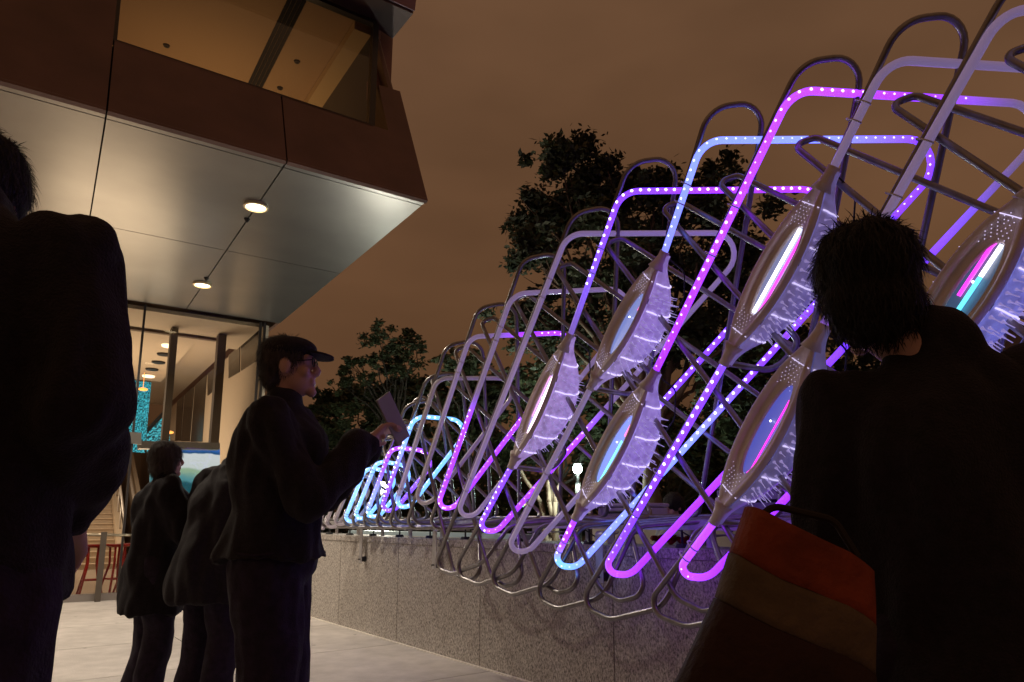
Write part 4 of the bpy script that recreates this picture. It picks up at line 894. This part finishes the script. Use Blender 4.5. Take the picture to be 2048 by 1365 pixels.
tag(q.build('red_jacket', mat('red_cloth', (.45, .03, .03), .8), smooth=True), 'crumpled red jacket lying behind the wall under the rail', 'jacket')
# cables hanging behind the rail
for i, ys_ in enumerate((2.0, 2.5, 3.4)):
    pts = [V((D+.36, ys_+.12*t_, 1.12-.10*math.sin(math.pi*t_/5)-(.02*(t_ % 2)))) for t_ in range(6)]
    q = MB(); q.tube(fillet(pts, .1, 3), .005, 5); sp_(q.build('cable', black, smooth=True))
# street lamps
def streetlamp(px, py, w, label, e_, head=.05, col=(.75, 1, .88)):
    p = at(px, py, w); r_ = empty('street_lamp', V((p.x, p.y, .6)), label=label, cat='lamp')
    q = MB(); q.tube([V((0, 0, 0)), V((0, 0, p.z-.6-.05))], [.06, .04], 8); o = q.build('pole', darkmet, smooth=True); o.parent = r_
    q = MB(); q.ball((0, 0, p.z-.6), (head, head, head*1.1), 12, 8); o = q.build('lantern', mat('lantern_%d' % px, (.9, .9, .9), .4, emit=col, es=26, sampling='NONE'), smooth=True); o.parent = r_
    q = MB(); q.tube([V((0, 0, p.z-.6+head)), V((0, 0, p.z-.6+head*1.3))], [head*1.2, head*.5], 12); o = q.build('cap', darkmet); o.parent = r_
    lamp('street_lamp_light', 'POINT', p-V((0, 0, .25)), e_, col, .1)
streetlamp(1155, 938, 12.5, 'bright white street lamp shining behind the lower pod with the cyan bar', 260, .085)
streetlamp(762, 975, 11, 'bright warm street lamp shining through the far blue loops', 230, .085, (1, .95, .78))
streetlamp(776, 923, 15, 'small white lamp just above the brightest far lamp', 25, .04)
p = at(1690, 770, 1.0)
lp = at(1690, 768, 9); lr_ = empty('lamp_post', V((lp.x, lp.y, .6)), label='tall slim light post with a perforated glowing box head behind the black-haired figure', cat='lamp')
q = MB(); q.box((0, 0, lp.z-.6), (.10, .10, .13)); o = q.build('lamp_head', mat('post_glow', (.9, .9, .8), .4, emit=(.9, 1, .85), es=12, sampling='NONE')); o.parent = lr_
q = MB(); q.box((0, 0, (lp.z-.67-.6+.6)/2-.0), (.09, .09, lp.z-.67)); o = q.build('post', mat('perforated', (.12, .15, .14), .5)); o.parent = lr_

# ---------------------------------------------------------------- people
def evalmesh(mb, voxel, smooth=3, disp=None, name='m'):
    me = mb.mesh(name); o = bpy.data.objects.new('tmp', me); COL.objects.link(o)
    r = o.modifiers.new('r', 'REMESH'); r.mode = 'VOXEL'; r.voxel_size = voxel
    sm = o.modifiers.new('s', 'SMOOTH'); sm.factor = .6; sm.iterations = smooth
    dg = bpy.context.evaluated_depsgraph_get(); dg.update()
    m2 = bpy.data.meshes.new_from_object(o.evaluated_get(dg)); bpy.data.objects.remove(o)
    if disp:
        nm = [v.normal.copy() for v in m2.vertices]
        for v, n_ in zip(m2.vertices, nm):
            a, f, fz = disp; p = V((v.co.x*f, v.co.y*f, v.co.z*fz)); v.co += n_*(noise.noise(p)*a+noise.noise(p*2.3+V((5, 1, 2)))*a*.5)
    m2.polygons.foreach_set('use_smooth', [True]*len(m2.polygons))
    return m2
def cap(mb, p, r0, q, r1, n=12):
    p, q = V(p), V(q); mb.tube([p, q], [r0, r1], n); mb.ball(p, r0, n, 8); mb.ball(q, r1, n, 8)
def chain(mb, pts, rs, n=12):
    for (a, ra), (b, rb_) in zip(zip(pts, rs), list(zip(pts, rs))[1:]): cap(mb, a, ra, b, rb_, n)
def lerp3(a, b, t): return V(a).lerp(V(b), t)
def add_head(mb, c, R, k=1.0):
    c = V(c); g = lambda x, y, z: c+R @ V((x*k, y*k, z*k))
    mb.ball(g(0, -.012, .025), (.074*k, .092*k, .092*k), 20, 14, R); mb.ball(g(0, .022, -.045), (.056*k, .062*k, .066*k), 16, 10, R)
    chain(mb, [g(0, .082, .018), g(0, .100, -.012), g(0, .096, -.024)], [.010*k, .013*k, .012*k], 8)
    for sx in (-1, 1):
        mb.ball(g(.012*sx, .090, -.022), .009*k, 8, 6); mb.ball(g(.078*sx, -.005, -.005), (.010*k, .022*k, .032*k), 10, 8, R)
        cap(mb, g(.014*sx, .082, .034), .010*k, g(.048*sx, .068, .036), .009*k, 8); mb.ball(g(.040*sx, .060, -.020), (.022*k, .020*k, .024*k), 8, 6, R)
    cap(mb, g(-.020, .083, -.050), .0075*k, g(.020, .083, -.050), .0075*k, 8); cap(mb, g(-.016, .082, -.062), .008*k, g(.016, .082, -.062), .008*k, 8); mb.ball(g(0, .075, -.092), (.022*k, .02*k, .02*k), 8, 6, R)
def add_hand(mb, w, d, up, side, curl=.5, k=1.0):
    """w wrist, d pointing direction, up = back of hand, side = thumb side"""
    w, d, up, side = V(w), V(d).normalized(), V(up).normalized(), V(side).normalized()
    p = w+d*.085*k
    cap(mb, w, .026*k, w+d*.03*k, .027*k); 
    for i in range(4): cap(mb, w+d*.02*k+side*(.018-.012*i)*k, .015*k, p+side*(.030-.020*i)*k, .0115*k, 8)
    for i, L_ in enumerate((.072, .080, .074, .058)):
        b = p+side*(.030-.020*i)*k; a = curl*.7; d1 = d; 
        pts = [b]; 
        for j, fr in enumerate((.45, .32, .23)):
            d1 = (d1*math.cos(a)-up*math.sin(a)).normalized(); u2 = up
            pts.append(pts[-1]+d1*L_*fr*k); a = curl*.9
            up_ = d1.cross(side).normalized(); up_ = up_ if up_.dot(up) > 0 else -up_; up = up_ if j < 2 else up
        up = V(u2)
        chain(mb, pts, [.0098*k, .0092*k, .0086*k, .0078*k], 8)
    t0 = w+d*.028*k+side*.026*k; t1 = t0+(d*.6+side*.7-up*.3).normalized()*.036*k; t2 = t1+(d*.9+side*.15-up*.35).normalized()*.032*k
    chain(mb, [t0, t1, t2, t2+(d-up*.5).normalized()*.02*k], [.014*k, .012*k, .010*k, .009*k], 8)

def frame(root_loc, face):
    f = V((face.x, face.y, 0)).normalized(); x = V((f.y, -f.x, 0)); M_ = Matrix((x, f, ZZ)).transposed().to_4x4(); M_.translation = root_loc; return M_
skinM = mat('skin_a', (.58, .36, .31), .55); cloth_dark = mat('black_wool', (.010, .007, .013), .9, nscale=60, namp=.5, bump=.5, bscale=240)
cloth_navy = mat('dark_navy_cloth', (.008, .0055, .011), .95, nscale=40, namp=.4, bump=.4, bscale=200); trous = mat('charcoal_trousers', (.020, .013, .032), .95, nscale=30, namp=.4, bump=.3, bscale=150)
hairg = mat('grey_hair', (.075, .065, .06), .8, nscale=50, namp=.5, bump=.8, bscale=120, stretch=(1, 1, .3)); hairb = mat('black_hair', (.006, .005, .006), .6, bump=.8, bscale=130, nscale=60, namp=.4, stretch=(1, 1, .3))
shoe = mat('dark_shoe', (.01, .01, .01), .45)
MATS['black_wool'].node_tree.nodes['Principled BSDF'].inputs['Sheen Weight'].default_value = .03

def person(label, loc, face, k=1.0, sh_l=None, el_l=None, ha_l=None, el_r=None, ha_r=None, lean=0.0, hd=(0, 0, 0), hrot=0, hpitch=0, hem=.95, flare=.0, coatm=None, trm=None, hair='short', hairm=None, cap_=None, bulk=1.0, stance=.10, hands=True, voxel=.011, bag=False, collar=True):
    root = empty('person', loc, label=label, cat='person'); root.matrix_world = frame(loc, face)
    Z = lambda z: z*k
    chest = V((0, lean*.7, Z(1.30))); neck = V((0, lean, Z(1.47))); head = neck+V((0, .02+hd[1], Z(.165)))+V((hd[0], 0, hd[2]))
    R = Matrix.Rotation(hrot, 3, 'Z') @ Matrix.Rotation(hpitch, 3, 'X')
    shl, shr = V((-.175*k*bulk, lean*.95, Z(1.42))), V((.175*k*bulk, lean*.95, Z(1.42)))
    el_l = V(el_l or (-.25, .02, 1.12))*1; ha_l = V(ha_l or (-.24, .12, .86)); el_r = V(el_r or (.25, .02, 1.12)); ha_r = V(ha_r or (.24, .12, .86))
    body = MB()
    legs = []
    for sx in (-1, 1):
        hip = V((.09*sx*k, 0, Z(.90))); kn = V((stance*sx, .03, Z(.49))); an = V((stance*1.1*sx, -.02, Z(.09))); legs.append((hip, kn, an))
        chain(body, [hip, kn, an], [.085*k, .055*k, .04*k]); cap(body, an+V((0, 0, -.03)), .035, an+V((.01*sx, .14, -.055)), .03)
    chain(body, [V((0, 0, Z(.95))), V((0, lean*.3, Z(1.10))), chest], [.12*k, .10*k, .11*k], 16)
    chain(body, [shl, chest+V((0, 0, .05)), shr], [.035, .07, .035]); chain(body, [neck-V((0, 0, .06)), neck, head-V((0, .01, .05))], [.06, .052, .050])
    add_head(body, head, R, k)
    for sh, el, ha, sx in ((shl, el_l, ha_l, -1), (shr, el_r, ha_r, 1)):
        wd = (ha-el).normalized(); chain(body, [sh, el, ha], [.036, .032, .025]); 
        if hands:
            sd_ = V((-sx, .2, .1)); sd_ = (sd_-wd*sd_.dot(wd)).normalized(); bk = wd.cross(sd_)*(1); bk = bk if bk.dot(V((sx, 0, .3))) > 0 else -bk
            add_hand(body, ha, wd, bk, sd_, .55, .95*k)
    o = link('body', evalmesh(body, .0065 if hands else .009, 2, name='body'), skinM); o.parent = root
    # trousers and shoes
    t_ = MB()
    for hip, kn, an in legs:
        chain(t_, [hip+V((0, -.01, .02)), hip.lerp(kn, .5), kn, kn.lerp(an, .55), an+V((0, .0, -.035))], [.125*k, .112*k, .098*k, .094*k, .102*k], 14)
    t_.ball((0, 0, Z(.94)), (.165*k*bulk, .13*k*bulk, .14), 16, 10)
    o = link('trousers', evalmesh(t_, voxel, 3, (.014, 9, 5)), trm or trous); o.parent = root
    t_ = MB()
    for hip, kn, an in legs: cap(t_, V((an.x, an.y-.03, .045)), .045, V((an.x*1.05, an.y+.06, .042)), .045); cap(t_, V((an.x*1.05, an.y+.06, .042)), .045, V((an.x*1.1, an.y+.17, .032)), .034)
    for hip, kn, an in legs[:1]: pass
    o = link('shoe', evalmesh(t_, .008, 2), shoe); o.parent = root
    # coat
    c_ = MB(); n_ = 28; rings = []
    prof_ = [(hem, .19+flare, .15+flare*.9, 0), (hem+(.98*k-hem)*.5, .185+flare*.5, .15+flare*.5, .0), (Z(1.0), .185, .148, lean*.1), (Z(1.12), .178, .142, lean*.35), (Z(1.28), .195, .150, lean*.7), (Z(1.38), .192, .138, lean*.92), (Z(1.45), .13, .10, lean), (Z(1.49), .075, .075, lean+.01)]
    if hem > .98*k: prof_ = prof_[:1]+prof_[3:]
    for z_, a_, b_, y0 in prof_:
        rings.append([V((a_*k*bulk*math.cos(2*math.pi*i/n_), y0+b_*k*bulk*math.sin(2*math.pi*i/n_), z_)) for i in range(n_)])
    c_.loft(rings)
    for sh, el, ha in ((shl, el_l, ha_l), (shr, el_r, ha_r)):
        chain(c_, [sh+V((0, 0, -.01)), sh.lerp(el, .5), el, el.lerp(ha, .5), el.lerp(ha, .93)], [.078*bulk, .072*bulk, .066*bulk, .056*bulk, .048*bulk], 14)
    if collar: cap(c_, neck+V((0, -.005, -.02)), .085*k, neck+V((0, .0, .03)), .076*k, 16)
    o = link('coat', evalmesh(c_, voxel, 3, (.034, 8, 3.2)), coatm or cloth_dark); o.parent = root
    # hair
    h_ = MB(); g = lambda x, y, z: head+R @ V((x*k, y*k, z*k))
    if hair == 'short':
        h_.ball(g(0, -.026, .040), (.086*k, .096*k, .088*k), 18, 12, R); h_.ball(g(0, -.06, -.015), (.072*k, .05*k, .06*k), 14, 9, R)
    elif hair == 'bob':
        h_.ball(g(0, -.024, .032), (.098*k, .108*k, .104*k), 18, 12, R); h_.ball(g(0, -.055, -.045), (.094*k, .062*k, .072*k), 14, 9, R)
        for sx in (-1, 1): h_.ball(g(.078*sx, -.005, -.03), (.026*k, .045*k, .07*k), 10, 8, R)
    elif hair == 'thick':
        h_.ball(g(0, -.020, .045), (.100*k, .108*k, .100*k), 18, 12, R); h_.ball(g(0, -.05, -.03), (.092*k, .070*k, .085*k), 14, 9, R)
    hm_ = evalmesh(h_, .010, 3, (.010, 22, 12)); o = link('hair', hm_, hairm or hairb); o.parent = root
    rs_ = random.Random(int(abs(loc.x*100))); sv, sf = [], []; vl_ = hm_.vertices; nst = 5200 if hands else 500
    for _ in range(nst):
        v_ = vl_[rs_.randrange(len(vl_))]; dn = V((rs_.gauss(0, .35), rs_.gauss(0, .35)-.1, -1)); dn = (dn-v_.normal*dn.dot(v_.normal)*.9+v_.normal*rs_.uniform(.05, .35)).normalized()
        L_ = rs_.uniform(.015, .045); sd_ = dn.cross(v_.normal); sd_ = sd_.normalized()*.0009 if sd_.length > 1e-5 else V((.0009, 0, 0)); o_ = len(sv); p_ = v_.co
        m1 = p_+dn*L_*.5+v_.normal*.002; e1 = p_+dn*L_-v_.normal*.001+V((0, 0, -.004))
        sv += [p_-sd_, p_+sd_, m1+sd_, m1-sd_, e1]; sf += [(o_, o_+1, o_+2, o_+3), (o_+3, o_+2, o_+4)]
    me_ = bpy.data.meshes.new('hair_strands'); me_.from_pydata([tuple(v) for v in sv], [], sf); me_.update(); o = link('hair_strands', me_, hairm or hairb); o.parent = root; tag(o, kind='stuff')
    if cap_:
        h_ = MB(); h_.ball(g(0, -.008, .068), (.092*k, .108*k, .056*k), 20, 12, R); h_.ball(g(0, -.015, .060), (.095*k, .112*k, .034*k), 20, 10, R)
        o = link('cap_crown', evalmesh(h_, .008, 3), cloth_dark); o.parent = root
        h_ = MB(); rg = []
        top_ = [g(.075*math.sin(a_), .085+.075*math.cos(a_), .052-.012*math.cos(a_)) for a_ in [math.pi*(-.5+i/12) for i in range(13)]]
        h_.prism(top_, R @ V((0, 0, -.009))); o = h_.build('cap_brim', cloth_dark); o.parent = root
    return root, head, R
# man with flat cap looking to the right, raising a phone
w_ = 2.62; pm_ = at(553, 1043, w_); pm_.z = 0
FR = (RT*1.0+FW*.10); FR.z = 0
man, hdm, Rm = person('elderly man in dark cap and jacket raising a pale phone towards the sculpture', pm_, FR, 1.045, el_l=(-.23, .12, 1.22), ha_l=(-.07, .335, 1.43), el_r=(.23, .16, 1.20), ha_r=(.07, .335, 1.41), hem=.99, bulk=1.16, cap_=True, hair='short', hairm=hairg, hpitch=.06, voxel=.010, flare=.01)
gm_ = mat('spectacle_black', (.01, .01, .01), .3)
g = lambda x, y, z: hdm+Rm @ V((x, y, z)); q = MB()
for sx in (-1, 1):
    rg = [g(.036*sx+.024*math.cos(2*math.pi*i/14), .094, .016+.018*math.sin(2*math.pi*i/14)) for i in range(14)]; q.tube(rg, .0025, 5, closed=True); q.tube([g(.060*sx, .092, .02), g(.078*sx, .0, .012)], .0025, 5)
q.tube([g(-.012, .096, .018), g(.012, .096, .018)], .0025, 5); o = q.build('spectacles', gm_); o.parent = man
q = MB(); q.box((0, 0, 0), (.078, .009, .20)); to = q.build('phone', mat('pale_phone', (.35, .35, .38), .3), bevel=.003)
q = MB(); q.box((0, -.0052, -.0), (.068, .0012, .175)); o = q.build('screen', mat('phone_screen', (.05, .05, .06), .15, emit=(.45, .40, .60), es=.9, sampling='NONE')); o.parent = to
to.matrix_world = frame(pm_, FR) @ Matrix.Translation(V((0.02, .425, 1.515))) @ Matrix.Rotation(-.75, 4, 'Z') @ Matrix.Rotation(.62, 4, 'Y'); tag(to, 'pale phone held up by the man in the cap', 'phone')
# woman with bobbed hair and long coat, seen from behind, and her hunched companion
def hem_band(root, hem, a_, b_, y0=0):
    q = MB(); q.tube([V((a_*math.cos(2*math.pi*i/36), y0+b_*math.sin(2*math.pi*i/36), hem+.02+.004*math.sin(i))) for i in range(36)], .007, 6, closed=True); o = q.build('hem_band', trous, smooth=True); o.parent = root
hem_band(man, .985, .222, .178)
w_ = 4.45; pw_ = at(318, 1043, w_); pw_.z = 0; FA = RT*.75+FW*.65; FA.z = 0
person('short woman with bobbed hair in a long dark coat seen from behind', pw_, FA, .925, hem=.56, flare=.035, bulk=1.12, hair='bob', hairm=hairg, el_l=(-.24, .03, 1.06), ha_l=(-.18, .16, .88), el_r=(.22, .08, 1.05), ha_r=(.10, .26, 1.05), voxel=.014, coatm=cloth_navy)
w_ = 4.15; pq_ = at(432, 1043, w_); pq_.z = 0; FB = FW*.8+RT*.55; FB.z = 0
person('hunched person in a dark wide coat and peaked cap between the woman and the man', pq_, FB, .97, hem=.66, flare=.02, bulk=1.32, lean=.10, hd=(0, .07, -.07), hpitch=-.5, cap_=True, hair='short', el_l=(-.30, .06, 1.08), ha_l=(-.16, .24, 1.0), el_r=(.30, .06, 1.08), ha_r=(.16, .24, 1.0), voxel=.014, stance=.12)
# large dark figure at the left edge, back to us in profile
w_ = 1.05; pl_ = at(-178, 1043, w_); pl_.z = 0; FL = FW*1.0+RT*.05; FL.z = 0
person('tall figure in a dark coat with hand on hip, filling the left edge', pl_, FL, 1.08, hd=(-.10, .10, -.08), hem=1.0, flare=.0, bulk=1.10, hair='thick', el_l=(-.26, -.03, 1.32), ha_l=(-.19, .10, 1.13), el_r=(.268, -.03, 1.29), ha_r=(.10, .21, 1.12), hands=True, voxel=.009, coatm=cloth_dark)
# black-haired figure at the right with a hooded dark jacket
w_ = 1.22; pr_ = at(1898, 1043, w_); pr_.z = 0; FRR = FW*.97+RT*.22; FRR.z = 0
right, hdr, Rr_ = person('black-haired figure in a dark padded jacket seen from behind at the right', pr_, FRR, .955, hem=.42, flare=.10, bulk=.97, hair='thick', hairm=hairb, hd=(-.095, 0, -.01), el_l=(-.215, .02, 1.05), ha_l=(-.15, .22, .92), el_r=(.24, .0, 1.10), ha_r=(.20, .2, .95), voxel=.009, coatm=cloth_dark)
# orange and khaki shoulder bag against the hip
bc = at(1592, 1226, w_-.16); bgo = empty('shoulder_bag', bc, label='big soft orange and khaki striped bag at the hip of the black-haired figure', cat='bag')
bgo.matrix_world = frame(bc, FW) @ Matrix.Rotation(math.radians(13), 4, 'Y')
def softbox(z0, z1, wx0, wx1, wy, n_=24):
    rings = []
    for i in range(7):
        t_ = i/6; z_ = z0+(z1-z0)*t_; a_ = wx0+(wx1-wx0)*t_; 
        rings.append([V((a_*math.copysign(abs(math.cos(2*math.pi*j/n_))**.6, math.cos(2*math.pi*j/n_)), wy*math.copysign(abs(math.sin(2*math.pi*j/n_))**.6, math.sin(2*math.pi*j/n_)), z_-.010*math.cos(2*math.pi*j/n_)*3*(1)))for j in range(n_)])
    m_ = MB(); m_.loft(rings); return m_
def folds(o, a=.006):
    for v in o.data.vertices: v.co.y += noise.noise(v.co*14)*a; v.co.z += noise.noise(v.co*9+V((3, 0, 0)))*a
for nm, z0, z1, a0, a1, m_ in (('orange_panel', .035, .115, .110, .098, mat('orange_cloth', (.26, .045, .014), .85, nscale=12, namp=.35, bump=.4, bscale=60)), ('khaki_band', -.035, .034, .120, .111, mat('khaki_cloth', (.13, .09, .055), .85, nscale=12, namp=.3, bump=.4, bscale=60)), ('brown_base', -.26, -.036, .185, .121, mat('brown_cloth', (.035, .012, .009), .85, nscale=8, namp=.4, bump=.4, bscale=60))):
    o = softbox(z0, z1, a0, a1, .055).build(nm, m_, smooth=True); folds(o); o.parent = bgo
q = MB(); q.tube(fillet([V((-.09, .02, .105)), V((-.05, .03, .155)), V((.05, .03, .155)), V((.09, .02, .105))], .03, 5), .006, 7); o = q.build('handle', mat('strap_dark', (.02, .015, .012), .8)); o.parent = bgo
# young woman standing far behind the rail
w_ = 6.2; pf_ = at(1352, 1043, w_); pf_.z = .6-.17; FF = -FW*.4-RT*.8; FF.z = 0
pfz = at(1350, 1016, w_).z
person('dark-haired woman with lowered head, seen small behind the rail', V((pf_.x, pf_.y, pfz-1.52)), FF, .93, hem=.7, hair='thick', hairm=hairb, hpitch=-.35, voxel=.016, coatm=mat('pale_top', (.30, .32, .36), .8), hands=False)
